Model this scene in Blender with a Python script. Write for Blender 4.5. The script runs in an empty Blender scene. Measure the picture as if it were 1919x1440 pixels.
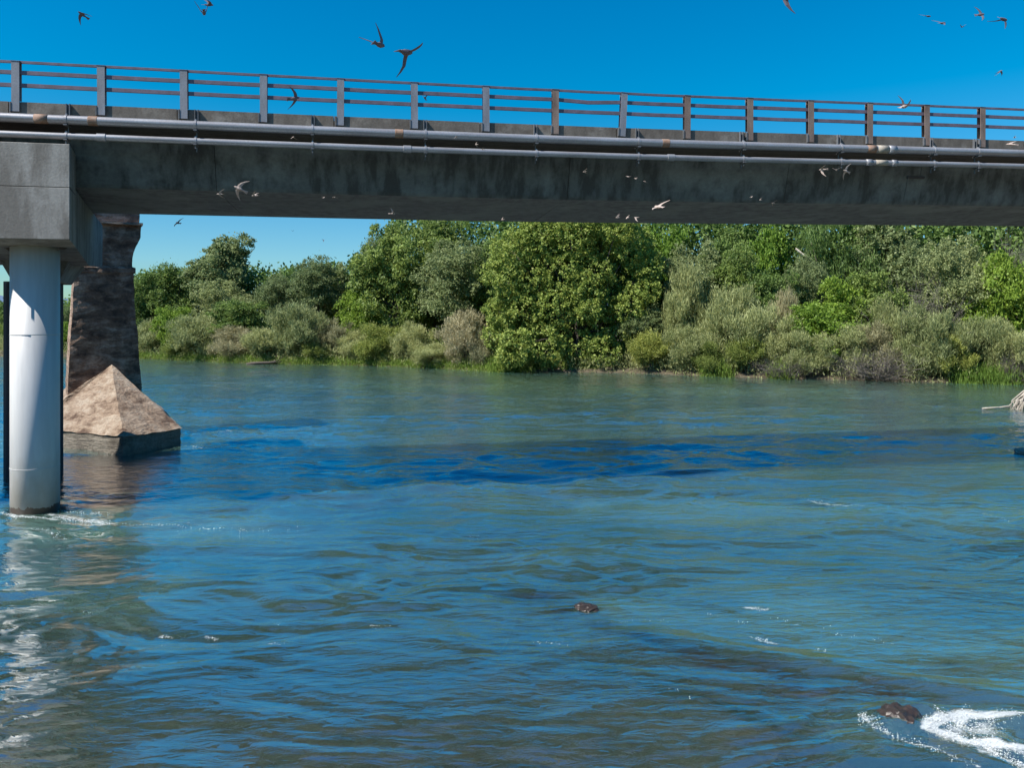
import bpy, math, random
import numpy as np
from mathutils import Vector, Matrix

# ------------------------------------------------------------------ camera, light, exposure
F, HOR, CX, H = 1450.0, 590.0, 960.0, 6.0      # photo focal length in px, horizon row, centre column, eye height over the water
sc = bpy.context.scene
cam_d = bpy.data.cameras.new('camera'); cam = bpy.data.objects.new('camera', cam_d)
sc.collection.objects.link(cam); sc.camera = cam
cam.location = (0, 0, H); cam.rotation_euler = (math.radians(90), 0, 0)
cam_d.sensor_width = 36; cam_d.lens = 36*F/1919; cam_d.shift_y = -(720-HOR)/1919
cam_d.clip_start = 0.1; cam_d.clip_end = 20000

SUN = Vector((0.75, 0.41, -1.0)).normalized()       # direction the light travels
elev = math.asin(-SUN.z); rot = math.atan2(-SUN.x, -SUN.y)
w = bpy.data.worlds.new('World'); sc.world = w; w.use_nodes = True
nt = w.node_tree; nt.nodes.clear()
out = nt.nodes.new('ShaderNodeOutputWorld'); bg = nt.nodes.new('ShaderNodeBackground')
sky = nt.nodes.new('ShaderNodeTexSky'); sky.sky_type = 'NISHITA'; sky.sun_disc = False
sky.sun_elevation = elev; sky.sun_rotation = rot % (2*math.pi); sky.air_density = 1.0; sky.dust_density = 0.05; sky.ozone_density = 2.5
hsv = nt.nodes.new('ShaderNodeHueSaturation'); hsv.inputs['Saturation'].default_value = 1.6; hsv.inputs['Value'].default_value = 1.0
hsv.inputs['Hue'].default_value = 0.488
bg.inputs['Strength'].default_value = 0.081
nt.links.new(sky.outputs[0], hsv.inputs['Color']); tcw = nt.nodes.new('ShaderNodeTexCoord'); sxw = nt.nodes.new('ShaderNodeSeparateXYZ'); nt.links.new(tcw.outputs['Generated'], sxw.inputs[0])
rw = nt.nodes.new('ShaderNodeValToRGB'); rw.color_ramp.elements[0].color = (.36,.64,.84,1); rw.color_ramp.elements[0].position = 0; rw.color_ramp.elements[1].color = (1,1,1,1); rw.color_ramp.elements[1].position = .26
e3 = rw.color_ramp.elements.new(.7); e3.color = (1,.90,1.18,1)
nt.links.new(sxw.outputs[2], rw.inputs[0]); mw_ = nt.nodes.new('ShaderNodeMix'); mw_.data_type = 'RGBA'; mw_.blend_type = 'MULTIPLY'; mw_.inputs[0].default_value = 1
nt.links.new(hsv.outputs[0], mw_.inputs[6]); nt.links.new(rw.outputs[0], mw_.inputs[7]); nt.links.new(mw_.outputs[2], bg.inputs[0]); nt.links.new(bg.outputs[0], out.inputs[0])
sd = bpy.data.lights.new('sun', 'SUN'); so = bpy.data.objects.new('sun', sd); sc.collection.objects.link(so)
sd.energy = 4.7; sd.angle = math.radians(0.53); sd.color = (1.0, 0.95, 0.87)
so.rotation_euler = SUN.to_track_quat('-Z', 'Y').to_euler(); so.location = (-20, -10, 40)
sc.view_settings.view_transform = 'Standard'; sc.view_settings.look = 'None'; sc.view_settings.gamma = 1
sc.view_settings.exposure = 0.75; sc.view_settings.use_curve_mapping = False
sc.render.engine = 'CYCLES'; sc.cycles.max_bounces = 6; sc.cycles.transparent_max_bounces = 8
sc.cycles.caustics_reflective = False; sc.cycles.caustics_refractive = False
sc.cycles.use_denoising = True

rng = np.random.default_rng(7); R = random.Random(7)
# ------------------------------------------------------------------ helpers
def ground(px, py, z=0.0):                  # where the sight line through a photo point meets height z
    Y = (H-z)*F/(py-HOR); return Vector(((px-CX)/F*Y, Y, z))
def atdist(px, py, Y): return Vector(((px-CX)/F*Y, Y, H-(py-HOR)/F*Y))
def link(o): sc.collection.objects.link(o); return o
def tag(o, label=None, cat=None, group=None, kind=None):
    for k, v in (('label', label), ('category', cat), ('group', group), ('kind', kind)):
        if v: o[k] = v
    return o
def empty(name, loc, label, cat, group=None, rz=0, kind=None):
    o = link(bpy.data.objects.new(name, None)); o.location = loc; o.rotation_euler = (0, 0, rz); o.empty_display_size = .3
    return tag(o, label, cat, group, kind)
def place(name, me, parent=None, world=False):
    o = link(bpy.data.objects.new(name, me))
    if parent is not None:
        o.parent = parent
        if world: o.matrix_parent_inverse = Matrix.LocRotScale(parent.location, parent.rotation_euler, parent.scale).inverted() if parent.parent is None else parent.matrix_parent_inverse.copy()
    return o

class MB:
    def __init__(s): s.v = []; s.f = []
    def add(s, vs, fs):
        n = len(s.v); s.v += [tuple(p) for p in vs]; s.f += [tuple(i+n for i in f) for f in fs]
    def hexa(s, p):        # 8 corners: 0-3 bottom ring, 4-7 top ring
        s.add(p, [(3,2,1,0), (4,5,6,7), (0,1,5,4), (1,2,6,5), (2,3,7,6), (3,0,4,7)])
    def loft(s, rings, cap=True, closed=True):
        m = len(rings[0]); vs = [p for r in rings for p in r]; fs = []
        for i in range(len(rings)-1):
            for j in range(m if closed else m-1):
                a = i*m+j; b = i*m+(j+1) % m
                fs.append((a, b, b+m, a+m))
        if cap: fs.append(tuple(range(m))[::-1]); fs.append(tuple(range((len(rings)-1)*m, len(rings)*m)))
        s.add(vs, fs)
    def tube(s, pts, rad, n=8):
        pts = [Vector(p) for p in pts]; rings = []
        rad = rad if isinstance(rad, (list, tuple)) else [rad]*len(pts)
        for i, p in enumerate(pts):
            d = (pts[min(i+1, len(pts)-1)]-pts[max(i-1, 0)]).normalized()
            a = d.cross(Vector((0, 0, 1)) if abs(d.z) < .9 else Vector((1, 0, 0))).normalized(); b = d.cross(a)
            rings.append([p+rad[i]*(math.cos(t)*a+math.sin(t)*b) for t in [2*math.pi*k/n for k in range(n)]])
        s.loft(rings)
    def mesh(s, name, mat, smooth=False, bevel=0):
        me = bpy.data.meshes.new(name); me.from_pydata(s.v, [], s.f)
        if mat is not None: me.materials.append(mat)
        import bmesh
        bm = bmesh.new(); bm.from_mesh(me); bmesh.ops.recalc_face_normals(bm, faces=bm.faces)
        if bevel:
            bmesh.ops.bevel(bm, geom=[e for e in bm.edges if len(e.link_faces) == 2 and e.calc_face_angle(0) > .6], offset=bevel, segments=1, affect='EDGES', clamp_overlap=True)
        bm.to_mesh(me); bm.free()
        if smooth:
            me.polygons.foreach_set('use_smooth', [len(p_.vertices) <= 4 for p_ in me.polygons])
        return me

def np_mesh(name, v, quads, mat, smooth=False, col=None):
    me = bpy.data.meshes.new(name); n = len(quads); k = quads.shape[1]
    me.vertices.add(len(v)); me.vertices.foreach_set('co', np.ascontiguousarray(v, dtype=np.float32).ravel())
    me.loops.add(n*k); me.loops.foreach_set('vertex_index', np.ascontiguousarray(quads, dtype=np.int32).ravel())
    me.polygons.add(n); me.polygons.foreach_set('loop_start', np.arange(0, n*k, k, dtype=np.int32))
    if smooth: me.polygons.foreach_set('use_smooth', np.ones(n, dtype=bool))
    me.update(calc_edges=True)
    if col is not None:
        a = me.attributes.new('tone', 'FLOAT', 'POINT'); a.data.foreach_set('value', np.ascontiguousarray(col, dtype=np.float32))
    if mat is not None: me.materials.append(mat)
    return me

_G = rng.normal(size=(256, 256, 2)); _G /= np.linalg.norm(_G, axis=2, keepdims=True)
def pnoise(x, y):
    xi = np.floor(x).astype(int); yi = np.floor(y).astype(int); fx = x-xi; fy = y-yi
    u = fx**3*(fx*(fx*6-15)+10); v = fy**3*(fy*(fy*6-15)+10)
    def g(a, b): q = _G[(xi+a) & 255, (yi+b) & 255]; return q[..., 0]*(fx-a)+q[..., 1]*(fy-b)
    return ((g(0,0)*(1-u)+g(1,0)*u)*(1-v)+(g(0,1)*(1-u)+g(1,1)*u)*v)*1.5
def fbm(x, y, o=4, gain=.5):
    s = 0; a = 1
    for i in range(o): s = s+a*pnoise(x*2**i+17.3*i, y*2**i+5.1*i); a *= gain
    return s

# ------------------------------------------------------------------ materials
def new_mat(name):
    m = bpy.data.materials.new(name); m.use_nodes = True; t = m.node_tree
    b = t.nodes['Principled BSDF']; return m, t, b
def N(t, typ, **kw):
    n = t.nodes.new(typ)
    for k, v in kw.items():
        if k.startswith('_'): setattr(n, k[1:], v)
        else: n.inputs[k.replace('__', ' ')].default_value = v
    return n
def ramp(t, fac, stops):
    r = t.nodes.new('ShaderNodeValToRGB'); cr = r.color_ramp
    while len(cr.elements) < len(stops): cr.elements.new(.5)
    for e, (p, c) in zip(cr.elements, stops):
        e.position = p; e.color = (*c, 1) if len(c) == 3 else c
    t.links.new(fac, r.inputs[0]); return r.outputs[0]
def coords(t, scale=(1,1,1), obj=False):
    if obj: src = t.nodes.new('ShaderNodeTexCoord').outputs['Object']
    else: src = t.nodes.new('ShaderNodeNewGeometry').outputs['Position']
    m = t.nodes.new('ShaderNodeMapping'); m.inputs['Scale'].default_value = scale
    t.links.new(src, m.inputs[0]); return m.outputs[0]
def noise(t, vec, scale, detail=4, rough=.55, dist=0):
    n = N(t, 'ShaderNodeTexNoise', Scale=scale, Detail=detail, Roughness=rough, Distortion=dist); t.links.new(vec, n.inputs['Vector']); return n.outputs['Fac']
def mixc(t, fac, a, b, typ='MIX'):
    m = t.nodes.new('ShaderNodeMix'); m.data_type = 'RGBA'; m.blend_type = typ
    for s, i in ((fac, 0), (a, 6), (b, 7)):
        if hasattr(s, 'links'): t.links.new(s, m.inputs[i])
        else: m.inputs[i].default_value = s if i == 0 else (*s, 1)
    return m.outputs[2]
def bump(t, b, h, strength=.4, dist=.02):
    n = N(t, 'ShaderNodeBump', Strength=strength, Distance=dist); t.links.new(h, n.inputs['Height']); t.links.new(n.outputs[0], b.inputs['Normal']); return n
def surf(name, base, dark, rough=.8, streak=(1,1,.15), sscale=2.0, fine=25, metal=0, amount=(.35,.7), bstr=.3, third=None, tscale=.6, tr=(.55,.7)):
    m, t, b = new_mat(name); b.inputs['Roughness'].default_value = rough; b.inputs['Metallic'].default_value = metal
    v = coords(t, streak); n1 = noise(t, v, sscale, 6, .6); f = ramp(t, n1, [(amount[0], (1,1,1)), (amount[1], (0,0,0))])
    c = mixc(t, f, dark, base)
    if third:
        n3 = noise(t, coords(t, (1,1,1)), tscale, 5, .65); c = mixc(t, ramp(t, n3, [(tr[0], (0,0,0)), (tr[1], (1,1,1))]), c, third)
    v2 = coords(t); n2 = noise(t, v2, fine, 5, .65)
    c = mixc(t, .35, c, ramp(t, n2, [(.3, (.25,.25,.25)), (.7, (1,1,1))]), 'MULTIPLY')
    t.links.new(c, b.inputs['Base Color']); bump(t, b, n2, bstr, .02); return m

M = {}
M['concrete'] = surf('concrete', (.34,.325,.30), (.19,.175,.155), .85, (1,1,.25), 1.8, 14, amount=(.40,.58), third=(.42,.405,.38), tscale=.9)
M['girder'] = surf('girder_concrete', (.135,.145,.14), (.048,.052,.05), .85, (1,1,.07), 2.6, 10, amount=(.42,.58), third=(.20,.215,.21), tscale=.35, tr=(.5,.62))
M['curb'] = surf('curb_concrete', (.19,.165,.14), (.10,.085,.07), .9, (1,1,.5), 3, 20, third=(.26,.235,.205), tscale=1.2)
M['rail'] = surf('brown_painted_steel', (.19,.15,.20), (.12,.09,.11), .5, (1,1,1), 3, 30, bstr=.05)
M['post'] = surf('weathered_steel_shaded', (.28,.30,.35), (.19,.19,.21), .55, (1,1,.4), 3, 30, bstr=.08)  # bluish shade of the front faces put into the steel colour
M['post_brown'] = surf('weathered_steel_lit', (.30,.22,.18), (.15,.10,.08), .6, (1,1,.4), 3, 30, bstr=.08)  # same steel, browner to paint the sunlit side of the posts
M['pipe'] = surf('galvanised_pipe', (.38,.39,.42), (.27,.265,.28), .42, (.3,.3,2), 2, 20, metal=.35, bstr=.04)
M['rust'] = surf('rusty_band', (.26,.14,.085), (.34,.25,.20), .8, (1,1,1), 6, 30)
M['strap'] = surf('dull_steel_strap', (.16,.17,.19), (.10,.10,.10), .5, (1,1,1), 4, 30, bstr=.05)
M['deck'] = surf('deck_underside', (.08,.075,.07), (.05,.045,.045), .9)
M['dark'] = surf('dark_concrete', (.05,.05,.058), (.03,.03,.035), .8)  # near-black for joints; on the wall shaft it paints in shade
M['bird_dark'] = surf('slate_silhouette_feathers', (.16,.13,.15), (.11,.095,.115), .7, (1,1,1), 20, 60, bstr=.02)  # darkness of birds against the sky put into the feather colour
M['bird_pale'] = surf('sunlit_buff_feathers', (.55,.44,.38), (.34,.26,.22), .7, (1,1,1), 20, 60, bstr=.02)  # pale because sunlight is painted into the feathers
M['bark'] = surf('bark', (.12,.095,.075), (.06,.05,.04), .9, (1,1,.2), 6, 20)
M['drift'] = surf('bleached_driftwood', (.50,.45,.38), (.30,.26,.21), .85, (1,1,.3), 5, 25)
M['rock'] = surf('wet_brown_rock', (.06,.042,.032), (.022,.017,.014), .28, (1,1,1), 6, 18, bstr=.6)
M['stone'] = surf('pale_stone', (.38,.33,.27), (.22,.19,.15), .9, (1,1,1), 3, 12, bstr=.5)
M['mud'] = surf('mud_nest', (.06,.05,.045), (.03,.027,.025), .95)

# white column paint with stained foot
def column_mat():
    m, t, b = new_mat('white_steel_casing'); b.inputs['Roughness'].default_value = .5
    v = coords(t, (1,1,.12)); n = noise(t, v, 2.2, 5, .6)
    c = mixc(t, ramp(t, n, [(.35, (0,0,0)), (.68, (1,1,1))]), (.46,.46,.46), (.60,.595,.585))
    pos = t.nodes.new('ShaderNodeNewGeometry'); sx = t.nodes.new('ShaderNodeSeparateXYZ'); t.links.new(pos.outputs['Position'], sx.inputs[0])
    nz = noise(t, coords(t, (1,1,.5)), 3.0, 5, .7)
    ad = N(t, 'ShaderNodeMath', _operation='MULTIPLY_ADD'); ad.inputs[1].default_value = -1.7; t.links.new(nz, ad.inputs[0]); t.links.new(sx.outputs[2], ad.inputs[2])
    mr = N(t, 'ShaderNodeMapRange'); mr.inputs['From Min'].default_value = -.75; mr.inputs['From Max'].default_value = .9; t.links.new(ad.outputs[0], mr.inputs[0])
    c = mixc(t, mr.outputs[0], (.36,.32,.27), c)
    ad2 = N(t, 'ShaderNodeMath', _operation='MULTIPLY_ADD'); ad2.inputs[1].default_value = -.5; t.links.new(nz, ad2.inputs[0]); t.links.new(sx.outputs[2], ad2.inputs[2])
    lt = N(t, 'ShaderNodeMath', _operation='LESS_THAN'); lt.inputs[1].default_value = -.09; t.links.new(ad2.outputs[0], lt.inputs[0])
    c = mixc(t, lt.outputs[0], c, (.09,.06,.04))
    t.links.new(c, b.inputs['Base Color']); return m
M['column'] = column_mat()

# old weathered pier concrete: black and rust-brown stain running in courses
def pier_mat(name, light, mid, dark, lo, hi):
    m, t, b = new_mat(name); b.inputs['Roughness'].default_value = .9
    n1 = noise(t, coords(t, (1,1,2.4)), 1.3, 8, .68, .4); n2 = noise(t, coords(t, (1,1,.5)), .7, 6, .6, .8)
    n3 = noise(t, coords(t), 9, 6, .7)
    ad = N(t, 'ShaderNodeMath', _operation='MULTIPLY_ADD'); ad.inputs[1].default_value = .6; t.links.new(n1, ad.inputs[0])
    m2 = N(t, 'ShaderNodeMath', _operation='MULTIPLY'); m2.inputs[1].default_value = .4; t.links.new(n2, m2.inputs[0]); t.links.new(m2.outputs[0], ad.inputs[2])
    c = ramp(t, ad.outputs[0], [(lo, dark), ((lo+hi)/2, mid), (hi, light)])
    c = mixc(t, .6, c, ramp(t, n3, [(.3, (.35,.33,.32)), (.65, (1,1,1))]), 'MULTIPLY')
    t.links.new(c, b.inputs['Base Color'])
    # board courses
    n5 = noise(t, coords(t, (.6,.6,4)), 1.5, 6, .7, .3)
    h = N(t, 'ShaderNodeMath', _operation='MULTIPLY_ADD'); h.inputs[1].default_value = 1.4; t.links.new(n5, h.inputs[0]); t.links.new(n3, h.inputs[2])
    bump(t, b, h.outputs[0], 1, .09); return m
M['oldpier'] = pier_mat('stained_old_concrete', (.60,.46,.36), (.31,.20,.14), (.10,.065,.048), .40, .60)
M['cone'] = pier_mat('sunbleached_old_concrete', (.50,.41,.32), (.36,.265,.19), (.12,.07,.045), .39, .58)
M['plinth'] = pier_mat('grey_old_concrete', (.34,.31,.26), (.24,.21,.17), (.10,.085,.07), .34, .62)

def leaf_mat(name, a, bcol, trans=.42, rough=.55, objvar=.12, third=None):
    m, t, b = new_mat(name); b.inputs['Roughness'].default_value = rough
    at = t.nodes.new('ShaderNodeAttribute'); at.attribute_name = 'tone'
    c = mixc(t, at.outputs['Fac'], a, bcol)
    if third:
        c = mixc(t, ramp(t, at.outputs['Fac'], [(.86, (0,0,0)), (.93, (1,1,1))]), c, third)
    oi = t.nodes.new('ShaderNodeObjectInfo')
    h = N(t, 'ShaderNodeHueSaturation'); t.links.new(c, h.inputs['Color'])
    mr = N(t, 'ShaderNodeMapRange'); mr.inputs['To Min'].default_value = 1-objvar*1.5; mr.inputs['To Max'].default_value = 1+objvar*1.5; t.links.new(oi.outputs['Random'], mr.inputs[0]); t.links.new(mr.outputs[0], h.inputs['Value'])
    mr2 = N(t, 'ShaderNodeMapRange'); mr2.inputs['To Min'].default_value = .5+objvar*.12; mr2.inputs['To Max'].default_value = .5-objvar*.12; t.links.new(oi.outputs['Random'], mr2.inputs[0]); t.links.new(mr2.outputs[0], h.inputs['Hue'])
    t.links.new(h.outputs[0], b.inputs['Base Color']); b.inputs['Specular IOR Level'].default_value = .35
    tr = t.nodes.new('ShaderNodeBsdfTranslucent'); t.links.new(h.outputs[0], tr.inputs[0])
    mx = t.nodes.new('ShaderNodeMixShader'); mx.inputs[0].default_value = trans
    t.links.new(b.outputs[0], mx.inputs[1]); t.links.new(tr.outputs[0], mx.inputs[2]); t.links.new(mx.outputs[0], t.nodes['Material Output'].inputs[0]); return m
L = {
 'dark':   leaf_mat('dark_green_leaves', (.085,.15,.035), (.26,.36,.09)),
 'oak':    leaf_mat('grey_green_leaves', (.14,.19,.07), (.36,.42,.18)),
 'bright': leaf_mat('bright_green_leaves', (.12,.21,.025), (.27,.41,.06)),
 'willow': leaf_mat('sage_willow_leaves', (.23,.265,.095), (.50,.53,.24)),
 'olive':  leaf_mat('olive_leaves', (.18,.23,.045), (.40,.45,.12)),
 'tan':    leaf_mat('tan_feathery_twigs', (.25,.23,.115), (.50,.47,.27), .3),
 'fig':    leaf_mat('broad_glossy_leaves', (.115,.205,.038), (.50,.56,.135), .42, .6, .0, (.44,.42,.16)),
 'dead':   leaf_mat('bare_grey_twigs', (.16,.14,.12), (.30,.26,.23), .0, .8),
 'grass':  leaf_mat('bank_grass', (.13,.22,.03), (.27,.38,.07)),
}
def water_mat():
    m = bpy.data.materials.new('river_water'); m.use_nodes = True; t = m.node_tree; t.nodes.clear()
    o = t.nodes.new('ShaderNodeOutputMaterial')
    pos = t.nodes.new('ShaderNodeNewGeometry'); sx = t.nodes.new('ShaderNodeSeparateXYZ'); t.links.new(pos.outputs['Position'], sx.inputs[0])
    # murky body of the river, a little greener or browner in drifting patches
    n = noise(t, coords(t, (.25,.5,1)), .5, 4, .6); c = mixc(t, ramp(t, n, [(.35, (0,0,0)), (.65, (1,1,1))]), (.032,.082,.076), (.062,.108,.078))
    ae = t.nodes.new('ShaderNodeAttribute'); ae.attribute_name = 'aer'; c = mixc(t, ae.outputs['Fac'], c, (.11,.21,.155))
    c = c
    d = t.nodes.new('ShaderNodeBsdfPrincipled'); d.subsurface_method = 'BURLEY'; t.links.new(c, d.inputs['Base Color'])
    d.inputs['Specular IOR Level'].default_value = 0; d.inputs['Roughness'].default_value = 1; d.inputs['Subsurface Weight'].default_value = 1; d.inputs['Subsurface Radius'].default_value = (.7,1,1); d.inputs['Subsurface Scale'].default_value = .45
    tp = N(t, 'ShaderNodeBsdfTransparent'); tp.inputs[0].default_value = (.92,.93,.84,1)
    dep = t.nodes.new('ShaderNodeAttribute'); dep.attribute_name = 'tone'
    ml = N(t, 'ShaderNodeMath', _operation='MULTIPLY'); ml.inputs[1].default_value = -.80; t.links.new(dep.outputs['Fac'], ml.inputs[0])
    mr = N(t, 'ShaderNodeMath', _operation='EXPONENT'); t.links.new(ml.outputs[0], mr.inputs[0])
    body = t.nodes.new('ShaderNodeMixShader'); t.links.new(mr.outputs[0], body.inputs[0]); t.links.new(d.outputs[0], body.inputs[1]); t.links.new(tp.outputs[0], body.inputs[2])
    # fine ripples
    h1 = noise(t, coords(t, (.6,1.7,1)), 3.2, 4, .55, .8); h2 = noise(t, coords(t, (.35,1.1,1)), .9, 3, .5, .6)
    hm = N(t, 'ShaderNodeMath', _operation='MULTIPLY_ADD'); hm.inputs[1].default_value = 2.0; t.links.new(h2, hm.inputs[0]); t.links.new(h1, hm.inputs[2])
    bp = N(t, 'ShaderNodeBump', Strength=1.0, Distance=.034); t.links.new(hm.outputs[0], bp.inputs['Height'])
    t.links.new(bp.outputs[0], d.inputs['Normal'])
    bd = N(t, 'ShaderNodeMapRange'); bd.inputs['From Min'].default_value = 9; bd.inputs['From Max'].default_value = 55; bd.inputs['To Min'].default_value = .012; bd.inputs['To Max'].default_value = .065
    t.links.new(sx.outputs[1], bd.inputs[0]); t.links.new(bd.outputs[0], bp.inputs['Distance'])
    g = N(t, 'ShaderNodeBsdfGlossy', Roughness=.03); g.inputs[0].default_value = (1,1,1,1); t.links.new(bp.outputs[0], g.inputs['Normal'])
    lw = N(t, 'ShaderNodeLayerWeight', Blend=.5); t.links.new(bp.outputs[0], lw.inputs['Normal'])
    p5 = N(t, 'ShaderNodeMath', _operation='POWER'); p5.inputs[1].default_value = 4.0; t.links.new(lw.outputs['Facing'], p5.inputs[0])
    fr = N(t, 'ShaderNodeMath', _operation='MULTIPLY_ADD'); fr.inputs[1].default_value = .56; fr.inputs[2].default_value = .42; t.links.new(p5.outputs[0], fr.inputs[0])
    mx = t.nodes.new('ShaderNodeMixShader'); t.links.new(fr.outputs[0], mx.inputs[0]); t.links.new(body.outputs[0], mx.inputs[1]); t.links.new(g.outputs[0], mx.inputs[2])
    fo = t.nodes.new('ShaderNodeAttribute'); fo.attribute_name = 'foam'
    fn = noise(t, coords(t, (1,1.6,1)), 7, 6, .72, .6); fs = N(t, 'ShaderNodeMath', _operation='ADD'); t.links.new(fo.outputs['Fac'], fs.inputs[0]); t.links.new(fn, fs.inputs[1])
    fm = N(t, 'ShaderNodeMapRange', _interpolation_type='SMOOTHSTEP'); fm.inputs['From Min'].default_value = .78; fm.inputs['From Max'].default_value = 1.25; fm.inputs['To Max'].default_value = .92; t.links.new(fs.outputs[0], fm.inputs[0])
    fd = t.nodes.new('ShaderNodeBsdfDiffuse'); fd.inputs[0].default_value = (.62,.66,.66,1)
    fb_ = N(t, 'ShaderNodeBump', Strength=1.0, Distance=.06); t.links.new(fn, fb_.inputs['Height']); t.links.new(fb_.outputs[0], fd.inputs['Normal'])
    mf = t.nodes.new('ShaderNodeMixShader'); t.links.new(fm.outputs[0], mf.inputs[0]); t.links.new(mx.outputs[0], mf.inputs[1]); t.links.new(fd.outputs[0], mf.inputs[2])
    t.links.new(mf.outputs[0], o.inputs[0]); return m
M['water'] = water_mat()
M['bed'] = surf('riverbed_gravel', (.30,.225,.14), (.11,.08,.05), .9, (1,1,1), 1.8, 7, bstr=.8)
M['ledge'] = surf('sunken_brown_rock', (.10,.058,.042), (.04,.026,.022), .8, (1,1,1), 2.5, 9, bstr=.8)
_m = M['bed']; _t = _m.node_tree; _b = _t.nodes['Principled BSDF']; _src = _b.inputs['Base Color'].links[0].from_socket
_a = _t.nodes.new('ShaderNodeAttribute'); _a.attribute_name = 'tone'; _t.links.new(mixc(_t, _a.outputs['Fac'], _src, (.055,.034,.028)), _b.inputs['Base Color'])
M['soil'] = surf('bank_soil', (.12,.095,.06), (.07,.06,.035), .95, (1,1,1), 1, 5)
M['foam'] = new_mat('white_foam')[0]; fb = M['foam'].node_tree.nodes['Principled BSDF']; fb.inputs['Base Color'].default_value = (.82,.85,.85,1); fb.inputs['Roughness'].default_value = .55; fb.inputs['Subsurface Weight'].default_value = 0
M['hill'] = surf('hazed_wooded_hill', (.10,.17,.26), (.08,.14,.22), 1, (.001,.001,.001), 1, .002)  # blue of the air in between painted into the hill

# ------------------------------------------------------------------ setting: shore, riverbed, water
shore_px = [(-900,655), (-300,662), (0,667), (130,669), (280,673), (400,678), (480,682), (620,684), (700,686), (800,690), (930,697), (1170,699), (1300,704), (1420,708), (1600,713), (1800,718), (1919,721), (2300,735), (2900,770)]
shore = np.array([ground(px, py)[:2] for px, py in shore_px])
def shoreY(x): return np.interp(x, shore[:, 0], shore[:, 1])
def bank_z(x, y):
    d = y-shoreY(x)
    return np.where(d < 0, -2.5*np.clip(-d/6, 0, 1)**.8, .35*np.clip(d/.8, 0, 1)+np.clip(d/30, 0, 1)*1.6)+.12*pnoise(np.asarray(x)*.3, np.asarray(y)*.3)*np.clip(d/3, 0, 1)
xs = np.concatenate([np.linspace(-6000, -160, 12), np.linspace(-150, 110, 200), np.linspace(120, 6000, 12)])
t_ = np.concatenate([np.linspace(-8, 12, 50), np.linspace(14, 60, 20), np.array([90, 150, 400, 1500, 4000, 9000])])
XX, TT = np.meshgrid(xs, t_); YY = shoreY(XX)+TT; ZZ = bank_z(XX, YY)
def grid_faces(r, c):
    i = np.arange(r-1)[:, None]*c+np.arange(c-1)[None, :]; i = i.ravel(); return np.stack([i, i+1, i+c+1, i+c], 1)
me = np_mesh('far_bank', np.stack([XX.ravel(), YY.ravel(), ZZ.ravel()], 1), grid_faces(*XX.shape), M['soil'], True)
tag(place('river_bank', me), kind='structure')
# riverbed: gravel rising to the near bank under and behind the camera
yb = np.concatenate([np.linspace(-25, 6, 14), np.linspace(6.5, 24, 130), np.linspace(26, 150, 20)]); xb = np.concatenate([np.linspace(-160, -26, 10), np.linspace(-24, 26, 200), np.linspace(30, 150, 10)])
XB, YB = np.meshgrid(xb, yb)
rock_ln = np.array([[0.3, 16.5], [1.7, 14.9], [3.6, 13.4], [5.0, 12.5], [6.2, 12.1]])     # submerged ledge running down to the breaking rock
def seg_d(x, y, P):
    d = np.full(x.shape, 1e9); tt = np.zeros(x.shape)
    for i in range(len(P)-1):
        a = P[i]; b = P[i+1]; ab = b-a; s_ = np.clip(((x-a[0])*ab[0]+(y-a[1])*ab[1])/(ab@ab), 0, 1)
        dd = np.hypot(x-a[0]-s_*ab[0], y-a[1]-s_*ab[1]); tt = np.where(dd < d, (i+s_)/(len(P)-1), tt); d = np.minimum(d, dd)
    return d, tt
def bed_z(x, y):
    z = np.interp(y, [-25, -6, 0, 5, 8, 13, 20, 30, 150], [6, 4.5, 3.6, .6, -.75, -1.0, -2.4, -3.0, -3.0])
    d, tt = seg_d(x+.25*pnoise(x*1.1, y*1.1), y+.25*pnoise(x*1.2+7, y*1.2), rock_ln)
    z = z+np.exp(-(d/.48)**2)*(-.13-z)*.92*np.clip(.75+.6*pnoise(x*1.4, y*1.4), 0, 1.1)
    return z+np.clip((y-5)/4, 0, 1)*(.14*fbm(x*.7, y*.7, 4)+.07*np.abs(fbm(x*2.4, y*2.4, 3)))
ZB = bed_z(XB, YB)
tag(place('riverbed', np_mesh('riverbed', np.stack([XB.ravel(), YB.ravel(), ZB.ravel()], 1), grid_faces(*XB.shape), M['bed'], True, np.clip(1.5*np.exp(-(seg_d(XB+.3*pnoise(XB*1.1, YB*1.1), YB+.3*pnoise(XB*1.2+7, YB*1.2), rock_ln)[0]/.55)**2), 0, 1).ravel())), kind='structure')

SPLASH = ground(1690, 1352)
def wave(x, y):
    fade = np.clip(1.25-y/70, .25, 1)
    m1 = .25+1.15*np.clip(fbm(x*.07+3, y*.12+9, 2)*1.2+.5, 0, 1)
    wx = x+1.2*pnoise(x*.35, y*.35); wy = y+.8*pnoise(x*.3+40, y*.4+11)
    h = .12*fbm(wx/4.2, wy/1.6, 2)+.075*fbm(wx/2.4+9, wy/.75, 1)+.036*fbm(wx/1.1+2, wy/.36, 2)+.008*fbm(wx/.5, wy/.2+3, 2)
    h = h*fade*m1
    # the standing wave and hollow round the breaking rock, ridge over the submerged ledge
    dx = x-(SPLASH.x+.15); dy = y-SPLASH.y; r = np.hypot(dx*.8, dy*1.3)
    h = h+.13*np.exp(-((r-.25)/.35)**2)-.16*np.exp(-(((dx-.75)/.5)**2+((dy+.15)/.32)**2))+.12*np.exp(-(((dx-1.5)/.6)**2+((dy+.1)/.35)**2))
    h = h+.06*np.exp(-(((dx+.2)*.45+(dy-1.7))/.35)**2)*np.exp(-(dx/3.2)**2)
    d, _ = seg_d(x, y, np.array([[6.2, 11.6], [7.2, 10.4], [8.6, 9.4]])); h = h+.07*np.exp(-(d/.22)**2)
    return h
NR, NC = 900, 560
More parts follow.
